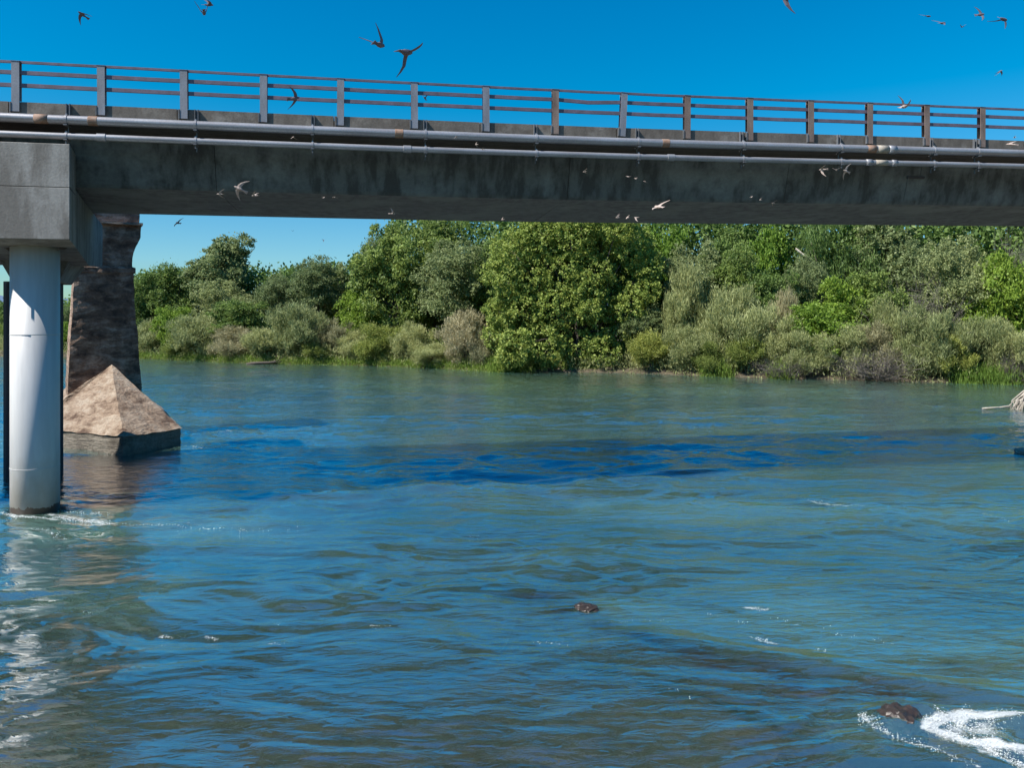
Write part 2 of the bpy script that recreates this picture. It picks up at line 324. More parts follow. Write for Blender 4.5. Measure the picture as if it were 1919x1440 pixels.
Yr = 5.0*(190/5.0)**(np.linspace(0, 1, NR)); U = np.linspace(-1, 1, NC)
YW = np.repeat(Yr[:, None], NC, 1); XW = U[None, :]*(YW*.80+5); ZW = wave(XW, YW)
me = np_mesh('river', np.stack([XW.ravel(), YW.ravel(), ZW.ravel()], 1), grid_faces(NR, NC), M['water'], True, np.maximum(ZW-bed_z(XW, YW), 0).ravel())
SEG = [(1735,1372,1800,1338,.13,.9),(1800,1338,1960,1350,.16,.75),(1735,1378,1880,1402,.12,.85),(1880,1402,1990,1430,.12,.7),(1760,1385,1850,1360,.16,.5),(1840,1410,1990,1470,.10,.5),
  (1612,1345,1640,1372,.05,.6),(1635,1372,1830,1440,.045,.5),(95,962,215,980,.22,.5),(210,980,420,985,.16,.32),(10,965,110,972,.14,.55),(60,990,120,1012,.2,.35),
  (1400,1143,1440,1146,.09,.5),(1410,1196,1455,1208,.09,.5),(1325,1155,1420,1175,.05,.3),(1440,1165,1560,1178,.05,.3),(1560,1188,1700,1210,.05,.35),(1510,940,1620,947,.14,.42),(1840,970,1900,980,.12,.35),
  (1000,1205,1080,1208,.04,.38),(385,1192,410,1197,.05,.5),(500,1206,530,1212,.05,.5),(300,1186,325,1190,.05,.5),(398,808,430,810,.2,.6),(1000,940,1300,960,.1,.22),(690,1176,730,1178,.04,.38),(450,1000,760,1003,.1,.3)]
def dens(x, y, segs, wk=1.0):
    out_ = np.zeros(x.shape)
    for x0, y0, x1, y1, wd, am in segs:
        a = ground(x0, y0); b = ground(x1, y1); d, _t = seg_d(x, y, np.array([[a.x, a.y], [b.x, b.y]])); out_ = np.maximum(out_, am*np.exp(-(d/(wd*wk))**2))
    return out_
FO = dens(XW+.08*pnoise(XW*3, YW*3), YW+.08*pnoise(XW*3+9, YW*3), SEG)
AE = dens(XW+1.2*pnoise(XW*.4, YW*.4), YW+.8*pnoise(XW*.5, YW*.6+4), [(1150,1150,1500,1165,1.0,.7),(1500,1165,1950,1260,1.9,.9),(-100,975,420,990,1.6,.7),(-50,1100,250,1120,1.5,.4),(1100,950,2000,965,1.6,.6),(1700,1390,2000,1400,1.0,.8),(500,720,2000,745,3.5,.35)])
for nm_, ar in (('foam', FO), ('aer', AE)):
    at_ = me.attributes.new(nm_, 'FLOAT', 'POINT'); at_.data.foreach_set('value', ar.ravel().astype(np.float32))
tag(place('river_water', me), kind='structure')

# distant hills, the haze put into their blue colour
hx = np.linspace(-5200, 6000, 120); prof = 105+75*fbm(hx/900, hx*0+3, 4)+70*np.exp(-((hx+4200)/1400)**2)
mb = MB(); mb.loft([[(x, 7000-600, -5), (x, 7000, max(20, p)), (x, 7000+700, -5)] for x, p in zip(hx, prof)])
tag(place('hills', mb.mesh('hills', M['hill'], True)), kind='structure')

# ------------------------------------------------------------------ road bridge
th = math.radians(10.625); UD = Vector((math.cos(th), math.sin(th), 0)); VD = Vector((-math.sin(th), math.cos(th), 0))
P0 = Vector((-14.40, 22.47, 0))
RT = [(0, 7.39), (11, 7.40), (18, 7.44), (23, 7.50), (27, 7.57), (32.2, 7.64), (60, 8.0), (-20, 7.39), (-60, 7.3)]
RT.sort(); _ru = [a for a, b in RT]; _rz = [b for a, b in RT]
def ztop(u):   # rail top height over water
    return H+float(np.mean(np.interp([u-3, u-1, u+1, u+3], _ru, _rz)))
def B(u, v, wv):  # along, across, height relative to rail top
    return P0+UD*u+VD*v+Vector((0, 0, ztop(u)+wv))
U0, U1, DU = -60.0, 60.0, 2.6
bridge = empty('road_bridge', B(0, 0, 0).to_tuple(), 'long grey concrete road bridge with brown railing and two pipes along its side', 'bridge')
def bpart(name, me, parent=bridge): return place(name, me, parent, True)
def prism(mb, u0, u1, prof, n=None):
    n = n or max(1, int((u1-u0)/2.5)); mb.loft([[B(u0+(u1-u0)*i/n, v, wz) for v, wz in prof] for i in range(n+1)])
CT = -1.20                       # curb top below rail top
# deck slab with overhang
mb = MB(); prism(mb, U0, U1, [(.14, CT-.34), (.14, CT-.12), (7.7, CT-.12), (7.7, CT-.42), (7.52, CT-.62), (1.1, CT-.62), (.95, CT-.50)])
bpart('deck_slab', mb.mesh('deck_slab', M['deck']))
# curb in cast lengths, open joints between
cu = U0; lens = [4.6, 4.6, 4.6, 4.6]; 
while cu < U1:
    ln = 4.6; mb = MB(); prism(mb, cu+.012, cu+ln-.012, [(0, CT-.36), (0, CT), (.38, CT), (.38, CT-.36)])
    bpart('curb_section', mb.mesh('curb_section', M['curb'])); cu += ln
mb = MB(); prism(mb, U0, U1, [(7.45, CT-.119), (7.45, CT), (7.8, CT), (7.8, CT-.36), (7.71, CT-.36), (7.71, CT-.119)]); bpart('far_curb', mb.mesh('far_curb', M['curb']))
# box girder in segments with narrow recessed joints
GT, GB = CT-.625, -3.40
joints = [U0, -9, 5.25, 16.9, 25.15, 30.6, 44, U1]
PR = [(1.05, GT), (1.50, GB+.10), (1.56, GB), (7.15, GB-.12), (7.22, GB), (7.5, GT)]
for a, b in zip(joints[:-1], joints[1:]):
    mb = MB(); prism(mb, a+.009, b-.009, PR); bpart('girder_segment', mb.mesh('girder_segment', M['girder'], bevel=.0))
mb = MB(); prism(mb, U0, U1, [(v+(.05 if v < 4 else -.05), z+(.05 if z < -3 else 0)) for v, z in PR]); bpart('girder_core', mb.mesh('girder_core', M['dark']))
# patched repair panel on the web
def web(u, t, off=0.0):   # point on the inclined web, t=0 top 1 bottom
    return B(u, 1.05+.43*t-off, GT+(GB+.12-GT)*t)
mb = MB(); mb.hexa([web(u, t, o) for t in (1.0, .42) for u, o in ((30.1, .012), (30.75, .012), (30.75, -.02), (30.1, -.02))]); bpart('repair_patch', mb.mesh('repair_patch', M['girder']))
mb = MB(); mb.hexa([web(u, t, o) for t in (.44, .38) for u, o in ((30.05, .05), (30.78, .05), (30.78, 0), (30.05, 0))]); bpart('repair_patch', mb.mesh('patch_lip', M['dark']))

# railing: wide flange posts and three rails in bays
def post_mesh(mat):
    m_ = MB()
    def bx(u0, u1, v0, v1, z0, z1): m_.hexa([(u, v, z) for z in (z0, z1) for u, v in ((u0, v0), (u1, v0), (u1, v1), (u0, v1))])
    bx(-.105, .105, -.06, -.04, -1.49, -.035); bx(-.105, .105, .10, .12, -1.16, -.035); bx(-.009, .009, -.038, .098, -1.155, -.04)
    return m_.mesh('rail_post', mat)
pm, pmb = post_mesh(M['post']), post_mesh(M['post_brown'])  # shaded and lit colour versions of one post
def cap_mesh():
    m_ = MB(); m_.hexa([(u, v, z) for z in (-.033, -.018) for u, v in ((-.12, -.07), (.12, -.07), (.12, .13), (-.12, .13))]); return m_.mesh('cap_plate', M['rail'])
cm = cap_mesh()
bk = MB(); bk.hexa([(u, v, z) for z in (-1.5, -1.22) for u, v in ((-.155, -.075), (-.118, -.075), (-.118, -.002), (-.155, -.002))]); bk = bk.mesh('anchor_bracket', M['strap'])
for i in range(-9, 22):
    u = i*2.3; p = bpart('rail_post', pmb if i in (7, 9, 10, 11, 12, 13, 14, 15) else pm); 
    rot_ = Matrix((UD, VD, Vector((0, 0, 1)))).transposed().to_4x4()
    tilt = Matrix.Rotation(math.radians(3.2), 4, 'Y') if i == 8 else Matrix.Rotation(math.radians(R.uniform(-.5, .5)), 4, 'Y')
    mw = Matrix.Translation(B(u, 0, 0)) @ rot_ @ (Matrix.Translation((0, 0, -1.3)) @ tilt @ Matrix.Translation((0, 0, 1.3)))
    p.matrix_parent_inverse = Matrix.Identity(4); p.matrix_basis = Matrix.Translation(-bridge.location) @ mw
    if i == 8: p['label'] = 'bent post leaning to the right'
    for mm, nm in ((cm, 'cap_plate'), (bk, 'anchor_bracket')):
        c = link(bpy.data.objects.new(nm, mm)); c.parent = p
for i in range(-9, 21):
    for wz, hh, vv in ((-.035, .035, .03), (-.34, .055, .035), (-.71, .055, .035)):
        mb = MB(); u0, u1 = i*2.3+.012, (i+1)*2.3-.012
        sag = -.05 if (i == 7 and wz < -.3 and wz > -.5) else R.uniform(-.008, .004)
        prof = lambda s_: [(s_[1]-vv, wz-hh+s_[2]), (s_[1]-vv, wz+hh+s_[2]), (s_[1]+vv, wz+hh+s_[2]), (s_[1]+vv, wz-hh+s_[2])]
        rings = []
        for q, z_ in ((0, 0), (.5, sag), (1, 0)):
            rings.append([B(u0+(u1-u0)*q, v, z) for v, z in prof((0, .035, z_))])
        mb.loft(rings); bpart('rail', mb.mesh('rail', M['rail']))
# pipes
def uof(px, v=0.0):   # length along the bridge seen at photo column px
    k = (px-CX)/F; q = P0+VD*v; return (k*q.y-q.x)/(UD.x-k*UD.y)
PV = -.20
pcs = {'big': (-1.20-.515, .132), 'small': (-1.20-.99, .095)}
for nm, (wz, rad) in pcs.items():
    cuts = {'big': [U0, uof(180), uof(748), uof(1243), U1], 'small': [U0, uof(195), uof(763), uof(1253), U1]}[nm]
    for a, b in zip(cuts[:-1], cuts[1:]):
        mb = MB(); n = int((b-a)/2)+1; mb.tube([B(q_, PV, wz) for q_ in [a, a+.02]+[a+(b-a)*i/n for i in range(1, n)]+[b-.02, b]], rad, 20)
        o = bpart('large_pipe' if nm == 'big' else 'small_pipe', mb.mesh('pipe', M['pipe'], True))
        if b < U1:
            mb = MB(); mb.tube([B(b-.13, PV, wz), B(b-.12, PV, wz), B(b+.12, PV, wz), B(b+.13, PV, wz)], [rad, rad+(.008 if nm == 'big' else .022), rad+(.008 if nm == 'big' else .022), rad], 20)
            c = place('coupling', mb.mesh('coupling', M['rust'] if nm == 'big' else M['pipe'], False), o); c.matrix_parent_inverse = Matrix.Identity(4)
def wrap(nm, px0, px1, extra, mat):
    wz, rad = pcs[nm]; mb = MB(); a, b = uof(px0, PV), uof(px1, PV); mb.tube([B(a, PV, wz), B(b, PV, wz)], rad+extra, 20)
    bpart('pipe_wrap', mb.mesh('pipe_wrap', mat, True))
wrap('big', 1624, 1641, .006, M['rust']); wrap('big', 1643, 1664, .010, M['drift']); wrap('big', 1664, 1678, .016, M['pipe'])
wrap('big', 66, 92, .004, M['rust']); wrap('small', 1622, 1634, .02, M['pipe']); wrap('small', 1640, 1662, .008, M['drift']); wrap('small', 1670, 1680, .022, M['pipe'])
def hanger_mesh():
    m_ = MB()
    def bx(u0, u1, v0, v1, z0, z1): m_.hexa([(u, v, z) for z in (z0, z1) for u, v in ((u0, v0), (u1, v0), (u1, v1), (u0, v1))])
    bx(-.055, -.035, -.012, -.112, CT-.38, CT-.01); bx(.035, .055, -.112, -.012, CT-.38, CT-.01); bx(-.034, .034, -.03, -.004, CT-.38, CT-.01)
    bx(-.012, .012, -.06, -.02, CT-1.28, CT-.381); bx(-.05, .05, -.33, -.0, CT-.69, CT-.66); bx(-.05, .05, -.33, -.0, CT-1.12, CT-1.09)
    bx(-.018, .018, -.25, -.21, CT-1.22, CT-1.121)
    return m_.mesh('pipe_hanger', M['strap'])
hm = hanger_mesh(); clamps = {}
for nm, (wz, rad) in pcs.items():
    m_ = MB(); m_.tube([(-.035, PV, wz), (.035, PV, wz)], rad+.016, 20); m_.hexa([(u, v, z) for z in (wz+rad, wz+rad+.05) for u, v in ((-.02, PV-.04), (.02, PV-.04), (.02, PV+.04), (-.02, PV+.04))])
    clamps[nm] = m_.mesh('clamp', M['pipe'])
hs = [uof(x) for x in (-120, 130, 370, 587, 797, 1003, 1193, 1388, 1570, 1743, 1825, 1990, 2140)]
hs = [hs[0]-3.4*k for k in (3, 2, 1)]+hs
for u in hs:
    o = bpart('pipe_hanger', hm); o.matrix_parent_inverse = Matrix.Identity(4)
    o.matrix_basis = Matrix.Translation(-bridge.location) @ Matrix.Translation(B(u, 0, 0)) @ rot_
    for nm in clamps: c = link(bpy.data.objects.new('clamp', clamps[nm])); c.parent = o

# ------------------------------------------------------------------ new bridge pier with steel cased columns
AX = Vector((-.405, .914, 0)).normalized(); AP = Vector((AX.y, -AX.x, 0))
capR = atdist(131, 449, 22.25); capR.z = 0
pier = empty('bridge_pier', (capR.x, capR.y, 0), 'new concrete bridge pier at the left edge with overhanging cap on a round white column', 'pier')
CAPB = 0
ppart = lambda name, me, parent=None: place(name, me, pier, True)
def CP(s, wv, z): return capR+AX*s+UD*wv+Vector((0, 0, z))
zt = H+(HOR-270)*22.25/F; zb = H+(HOR-449)*22.25/F
def cap_seg(s0, s1, zt0, zt1, zb0, zb1, a=-2.9):
    mb = MB(); mb.hexa([CP(s0, a, zb0), CP(s0, 0, zb0), CP(s1, 0, zb1), CP(s1, a, zb1), CP(s0, a, zt0), CP(s0, 0, zt0), CP(s1, 0, zt1), CP(s1, a, zt1)]); return mb
zm = (zt+zb)/2+.12
bodyz = GB-.16+H+7.39
for (z0, z1, z2, z3) in ((zm+.006, zt, zm+.006, 0), (None, zm-.006, 0, 0)):
    if z0: me = cap_seg(0, 1.55, zt, zt, zm+.006, zm+.006).mesh('cap', M['concrete'], bevel=.012)
    else: me = cap_seg(0, 1.55, zm-.006, zm-.006, zb, zb-.1).mesh('cap', M['concrete'], bevel=.012)
    ppart('cap_pour', me)
mb = cap_seg(.03, 1.5, zm+.05, zm+.05, zm-.05, zm-.05, -2.87); ppart('cap_pour', mb.mesh('joint_core', M['dark']))
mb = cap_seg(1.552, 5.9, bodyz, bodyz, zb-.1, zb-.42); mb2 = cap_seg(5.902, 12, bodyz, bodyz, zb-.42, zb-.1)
ppart('cap_beam', mb.mesh('cap_beam', M['girder'], bevel=.012)); ppart('cap_beam', mb2.mesh('cap_beam', M['girder']))  # same concrete as the cap; darker colour stands in for shade
mb = MB(); pts = [(1.9, 0.02), (5.8, .02), (8, -.3), (8, -1.9), (5.8, -2.2), (1.9, -2.2)]
# haunch below the beam narrowing to the wall behind, its shade painted as darker concrete
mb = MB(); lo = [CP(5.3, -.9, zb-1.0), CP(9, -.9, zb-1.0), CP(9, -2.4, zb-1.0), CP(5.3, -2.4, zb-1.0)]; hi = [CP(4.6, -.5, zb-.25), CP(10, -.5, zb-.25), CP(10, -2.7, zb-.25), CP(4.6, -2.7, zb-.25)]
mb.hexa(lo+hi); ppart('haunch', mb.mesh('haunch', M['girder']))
def cyl(mb, c, r, z0, z1, n=48): mb.loft([[(c.x+r*math.cos(2*math.pi*k/n), c.y+r*math.sin(2*math.pi*k/n), z) for k in range(n)] for z in (z0, z1)])
colc = Vector(((66.5-CX)/F*23.85, 23.85, 0))
mb = MB(); cyl(mb, colc, .665, -3, zb-.02); me = mb.mesh('column', M['column'], True)
for p in me.polygons: p.use_smooth = len(p.vertices) == 4
colo = ppart('column', me)
for py in (628, 882):
    z = H-(py-HOR)*23.2/F; mb = MB(); cyl(mb, colc, .673, z-.012, z+.012); 
    c = place('weld_seam', mb.mesh('weld_seam', M['column'], False), colo); c.matrix_parent_inverse = Matrix.Identity(4)
# long recess line seen high on the column
# wall shaft behind the column, the deck's shade painted as its dark colour
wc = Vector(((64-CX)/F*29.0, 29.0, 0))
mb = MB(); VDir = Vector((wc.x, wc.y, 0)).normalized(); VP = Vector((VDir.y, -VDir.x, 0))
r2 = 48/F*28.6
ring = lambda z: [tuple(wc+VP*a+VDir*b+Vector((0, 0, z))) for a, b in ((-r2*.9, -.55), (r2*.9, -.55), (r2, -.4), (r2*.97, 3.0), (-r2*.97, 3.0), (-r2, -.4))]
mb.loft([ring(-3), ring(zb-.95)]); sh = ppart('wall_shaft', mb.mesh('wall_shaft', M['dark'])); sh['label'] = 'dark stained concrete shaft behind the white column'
# mud nests in the corners between column and cap
for px, py in ((12, 459), (26, 461), (38, 459), (118, 461), (20, 464), (111, 458)):
    q = atdist(px, py, 23.7); mb = MB(); n = 7
    rings = [[q+Vector((rr*math.cos(2*math.pi*k/n)*R.uniform(.8, 1.2), rr*math.sin(2*math.pi*k/n), dz)) for k in range(n)] for rr, dz in ((.04, -.12), (.11, -.07), (.14, .02), (.12, .12))]
    mb.loft(rings); o = place('mud_nest', mb.mesh('mud_nest', M['mud'], True)); tag(o, {12: 'leftmost dark mud nest under the pier cap beside the white column', 26: 'mud nest second from the left under the pier cap', 38: 'mud nest third from the left over the white column top', 118: 'rightmost mud nest under the pier cap, beside the white column', 20: 'lower mud nest in the left cluster under the pier cap', 111: 'mud nest over the right shoulder of the white column'}[px], 'nest', 'mud nests under the pier cap')
    o.data.transform(Matrix.Translation(-q)); o.location = q

# ------------------------------------------------------------------ old ruined pier beyond
A = ground(232, 854); Rr = ground(339, 836)
d1 = Vector((-.908, .419, 0)); L1 = A+d1*5.6
XA = Vector((-.495, .869, 0)).normalized(); XP = Vector((XA.y, -XA.x, 0))
old = empty('old_pier', A.to_tuple(), 'old brown stained concrete pier with a pyramid shaped foot behind the bridge', 'pier')
opart = lambda name, me: place(name, me, old, True)
def jag(mb, amp, cuts=3, seed=1, mat=None, name='m', scale=1.6):
    import bmesh
    me = mb.mesh(name, mat); bm = bmesh.new(); bm.from_mesh(me)
    bmesh.ops.subdivide_edges(bm, edges=bm.edges[:], cuts=cuts, use_grid_fill=True); bmesh.ops.triangulate(bm, faces=[f for f in bm.faces if len(f.verts) > 4])
    from mathutils import noise as mn
    for v in bm.verts: v.co += mn.noise_vector(v.co*scale+Vector((seed*7.1, 0, 0)))*amp+mn.noise_vector(v.co*scale*3.1)*amp*.5
    bm.to_mesh(me); bm.free(); return me
pt = .84
R2 = Rr+XA*9; L2 = L1+XA*9
mb = MB(); ring = lambda z, e=0: [tuple(p+Vector((0, 0, z))) for p in (L1, A, Rr, R2, L2)]
mb.loft([ring(-2.5), ring(.12), ring(pt)]); opart('plinth', jag(mb, .05, 9, 1, M['plinth'], 'plinth'))
BR = atdist(262, 742, 37.0); zbr = BR.z; BR.z = 0; BL = BR-XP*3.05; BRb = BR+XA*7; BLb = BL+XA*7
# pyramid skirt
ap = atdist(210, 684, 36.6)
top = [ap+XA*.3, BR+XA*.6+Vector((0, 0, zbr+.05)), BRb+Vector((0, 0, zbr)), BLb+Vector((0, 0, zbr)), BL+XA*.6+Vector((0, 0, zbr+.05))]
base = [A, Rr, R2, L2, L1]
ov = .06
cz = sum((p for p in base), Vector())/5
bs = [cz+(p-cz)*1.015+Vector((0, 0, pt-.04)) for p in base]
mb = MB(); V_ = [tuple(p) for p in bs]+[tuple(p) for p in top]
mb.add(V_, [(0,1,5), (1,6,5), (1,2,7,6), (2,3,8,7), (3,4,9,8), (4,0,5), (4,5,9), (5,6,7,8,9), (4,3,2,1,0)])
opart('pyramid_foot', jag(mb, .045, 16, 2, M['cone'], 'pyramid_foot', 2.2))
# body: battered shaft with ledges and a flared crown
Zp = 37.2; zy = lambda y: H-(y-HOR)*Zp/F
lev = [(780, 1.62, 1.62), (745, 1.56, 1.60), (640, 1.45, 1.42), (560, 1.33, 1.28), (512, 1.26, 1.24), (511, 1.33, 1.31), (502, 1.33, 1.31), (500, 1.20, 1.19), (478, 1.16, 1.20), (462, 1.20, 1.34), (442, 1.34, 1.56), (419, 1.38, 1.58), (418, 1.30, 1.50), (390, 1.30, 1.50)]
cen = Vector(((197-CX)/F*Zp, Zp, 0))
mb = MB(); rg = []
for y, a, b in lev:
    z = zy(y); e = (a-1.2)*.6
    XS = Vector((-.53, .848, 0)); XQ = Vector((.848, .53, 0)); rg.append([tuple(cen+XQ*sx_+XS*sy_+Vector((0, 0, z))) for sx_, sy_ in ((-a, -.0-e), (b, -.0-e), (b, 2.6), (-a, 2.6))])
mb.loft(rg); opart('shaft', jag(mb, .04, 12, 3, M['oldpier'], 'shaft'))
mb = MB(); z0, z1 = zy(420), zy(416); mb.loft([[tuple(cen+XP*sx_+XA*sy_+Vector((0, 0, z))) for sx_, sy_ in ((-1.42, -.35), (1.63, -.35), (1.63, 2.7), (-1.42, 2.7))] for z in (z0, z1)])
opart('ledge', jag(mb, .02, 6, 4, M['cone'], 'ledge'))

# ------------------------------------------------------------------ vegetation prototypes (real size)
def leaf_quads(P, D, length, width, tone, bend=.15, nrm=None):
    """P centres (n,3), D long-axis direction (n,3)"""
    n = len(P); D = D/np.linalg.norm(D, axis=1, keepdims=True)
    r_ = rng.normal(size=(n, 3)) if nrm is None else nrm+.6*rng.normal(size=(n, 3))
    S = np.cross(D, r_); S /= np.linalg.norm(S, axis=1, keepdims=True)+1e-9; Nn = np.cross(D, S)
    l = (length*rng.uniform(.6, 1.3, n))[:, None]; wd = (width*rng.uniform(.6, 1.3, n))[:, None]
    v = np.stack([P-D*l*.5, P+S*wd*.5+Nn*l*bend*.4, P+D*l*.5-Nn*l*bend, P-S*wd*.5+Nn*l*bend*.4], 1).reshape(-1, 3)
    q = np.arange(n*4).reshape(n, 4); return v, q, np.repeat(tone, 4)
def crown_mesh(name, rx, rz, zc, nl, n, length, width, mat, style='round', lobe=(.28,.45), seed=0, fill=.25, low=.0):
    """a crown of many lobes; leaves sit in the outer shell of each lobe with gaps between clumps"""
    g = np.random.default_rng(seed); Ls = []
    tries = 0
    while len(Ls) < nl:
        d = g.normal(size=3); d /= np.linalg.norm(d); rr = g.uniform(.40, .90 if style == 'willow' else .86)
        c = np.array([d[0]*rx*rr, d[1]*rx*rr, zc+d[2]*rz*rr]); tries += 1
        if c[2] < low and tries < 5000: continue
        Ls.append((c, g.uniform(*lobe)*min(rx, rz)*(1.15-.3*rr)))
    Ls.append((np.array([0, 0, zc]), .5*min(rx, rz)))
    wts = np.array([r**2 for c, r in Ls]); wts /= wts.sum(); cnt = (wts*n).astype(int)
    Ps, Ds, Ts, Ns = [], [], [], []
    for (c, r), k in zip(Ls, cnt):
        # twig clumps on the lobe
        nc = max(5, k//45); cd = g.normal(size=(nc, 3)); cd /= np.linalg.norm(cd, axis=1, keepdims=True)
        cc = c+cd*r*(g.uniform(.7, 1.08, nc)[:, None])*np.array([1.1, 1.1, .8])
        ids = g.integers(0, nc, k); sp = r*(.16 if style != 'willow' else .2)
        p = cc[ids]+g.normal(size=(k, 3))*sp*np.array([1, 1, .7 if style == 'round' else 1.5])
        outd = p-c; outd /= np.linalg.norm(outd, axis=1, keepdims=True)+1e-6
        if style == 'round': d = outd*.6+g.normal(size=(k, 3))*.8+np.array([0, 0, -.15])
        elif style == 'willow': d = outd*.45+g.normal(size=(k, 3))*.28+np.array([0, 0, .75])
        else: d = outd*.3+g.normal(size=(k, 3))*.3+np.array([0, 0, -.9])
        tone = np.clip(.5+.22*g.normal(size=nc)[ids]+.20*g.normal(size=k), 0, 1)
        nf = int(k*fill); p[:nf] = c+g.normal(size=(nf, 3))*r*.4
        Ps.append(p); Ds.append(d); Ts.append(tone); Ns.append(outd*.8+np.array([0, 0, .5]))
    P = np.concatenate(Ps); D = np.concatenate(Ds); T = np.concatenate(Ts); Nn = np.concatenate(Ns)
    keep = P[:, 2] > low-.2; v, q, tn = leaf_quads(P[keep], D[keep], length, width, T[keep], nrm=None)
    return np_mesh(name, v, q, mat, False, tn), Ls
def trunk_mesh(name, Ls, zc, r0, mat, seed=0, multi=1, maxl=9):
    g = random.Random(seed); mb = MB()
    for s_ in range(multi):
        a = g.uniform(0, 6.28); off = Vector((math.cos(a), math.sin(a), 0))*(r0*1.2*(multi > 1))
        tipx = off*3+Vector((g.uniform(-.3, .3), g.uniform(-.3, .3), zc*.85))
        mid = off*1.6+Vector((g.uniform(-.2, .2), g.uniform(-.2, .2), zc*.4))
        mb.tube([off-Vector((0, 0, .6)), off, mid, tipx], [r0*1.3, r0, r0*.75, r0*.45], 7)
        for c, r in Ls[s_::multi][:maxl]:
            c = Vector(c); st = off*1.3+Vector((0, 0, zc*g.uniform(.3, .7))); md = st.lerp(c, .5)+Vector((g.uniform(-.3, .3), g.uniform(-.3, .3), g.uniform(0, .4)))
            mb.tube([st, md, c], [r0*.4, r0*.25, r0*.08], 5)
    return mb.mesh(name, mat, True)
def proto(kind, seed, rx, rz, zc, nl, n, ln, wd, mat, style='round', lobe=(.28,.45), r0=.2, multi=1, low=0., fill=.25, trunk='bark'):
    me, Ls = crown_mesh('crown_'+kind, rx, rz, zc, nl, n, ln, wd, L[mat], style, lobe, seed, fill, low)
    return me, trunk_mesh('trunk_'+kind, Ls, zc, r0, M[trunk], seed, multi), rx, zc+rz
PRO = {k: [] for k in ('dark', 'oak', 'bright', 'willow', 'olive', 'tan', 'hang', 'dead', 'tall', 'brown')}
for s_ in range(3):
    PRO['dark'].append(proto('dark', 10+s_, 4.6, 6.0, 7.0, 40, 27000, .32, .17, 'dark', lobe=(.16,.40), r0=.25))
    PRO['oak'].append(proto('oak', 20+s_, 5.0, 5.6, 8.0, 44, 27000, .29, .14, 'oak', lobe=(.14,.36), r0=.25))
    PRO['willow'].append(proto('willow', 30+s_, 3.2, 2.9, 2.8, 34, 26000, .34, .06, 'willow', 'willow', (.15,.38), .10, 3, low=.1, fill=.3))
for s_ in range(2):
    PRO['bright'].append(proto('bright', 40+s_, 3.6, 3.8, 4.0, 26, 18000, .28, .15, 'bright', r0=.16, low=.2))
    PRO['olive'].append(proto('olive', 50+s_, 3.2, 2.9, 2.8, 32, 22000, .24, .085, 'olive', 'willow', (.15,.38), .10, 3, low=.1))
PRO['tan'].append(proto('tan', 60, 3.0, 2.8, 2.7, 30, 22000, .36, .05, 'tan', 'willow', (.15,.38), .08, 3, low=.1))
PRO['tall'].append(proto('tall', 91, 4.6, 5.0, 9.0, 30, 24000, .34, .19, 'oak', lobe=(.22,.34), r0=.32))
PRO['hang'].append(proto('hang', 70, 5.0, 6.2, 7.2, 26, 26000, .42, .08, 'dark', 'hang', r0=.25))
def dead_mesh(seed, rx, h, n, mat, rad=.018):
    g = random.Random(seed); mb = MB()
    for i in range(n):
        a = g.uniform(0, 6.28); b_ = g.uniform(0, .5)*rx; p = Vector((math.cos(a)*b_, math.sin(a)*b_, -.2)); d = Vector((math.cos(a)*g.uniform(.2, 1), math.sin(a)*g.uniform(.2, 1), g.uniform(.4, 1.4)))
        pts = [p.copy()]; st = h/6
        for k in range(6): d += Vector((g.gauss(0, .3), g.gauss(0, .3), g.gauss(0, .2)-.03)); p = p+d.normalized()*st*g.uniform(.7, 1.3); pts.append(p.copy())
        mb.tube(pts, [rad*(1.5-.22*k) for k in range(7)], 3)
        for k in (2, 3, 4, 5):
            q = pts[k]; e = q+Vector((g.gauss(0, 1), g.gauss(0, 1), g.gauss(.4, .6))).normalized()*st*1.4; mb.tube([q, e], [rad*.6, rad*.2], 3)
    return mb.mesh('branches', L[mat])
PRO['dead'].append((dead_mesh(5, 3.0, 5.5, 240, 'dead', .022), None, 3.0, 5.3))
PRO['brown'].append((dead_mesh(6, 3.4, 4.0, 220, 'dead', .02), None, 3.4, 3.0))
used = {}
def plant(px, wpx, ytop_, back, kind, label, cat='tree', name='tree', group=None, dark=None):
    # stand it on the bank, 'back' metres behind the waterline along its sight line
    k = (px-CX)/F; Y = 60.0
    for _ in range(60): Y = float(shoreY(k*Y))+back
    x = k*Y; z = float(bank_z(x, Y)); i = used.get(kind, 0); used[kind] = i+1
    cm_, tm_, rx, ht = PRO[kind][i % len(PRO[kind])]
    hh = H+(HOR-ytop_)*Y/F-z; sx_ = wpx*Y/F/2/rx*1.02; sz_ = hh/ht
    o = empty(name, (x, Y, z), label, cat, group, R.uniform(0, 6.28))
    for nm, me_ in (('crown', cm_), ('trunk', tm_)):
        if me_ is None: continue
        c = link(bpy.data.objects.new(nm if kind not in ('dead', 'brown') else 'branches', me_)); c.parent = o
        c.scale = (sx_, sx_, sz_)
    return o
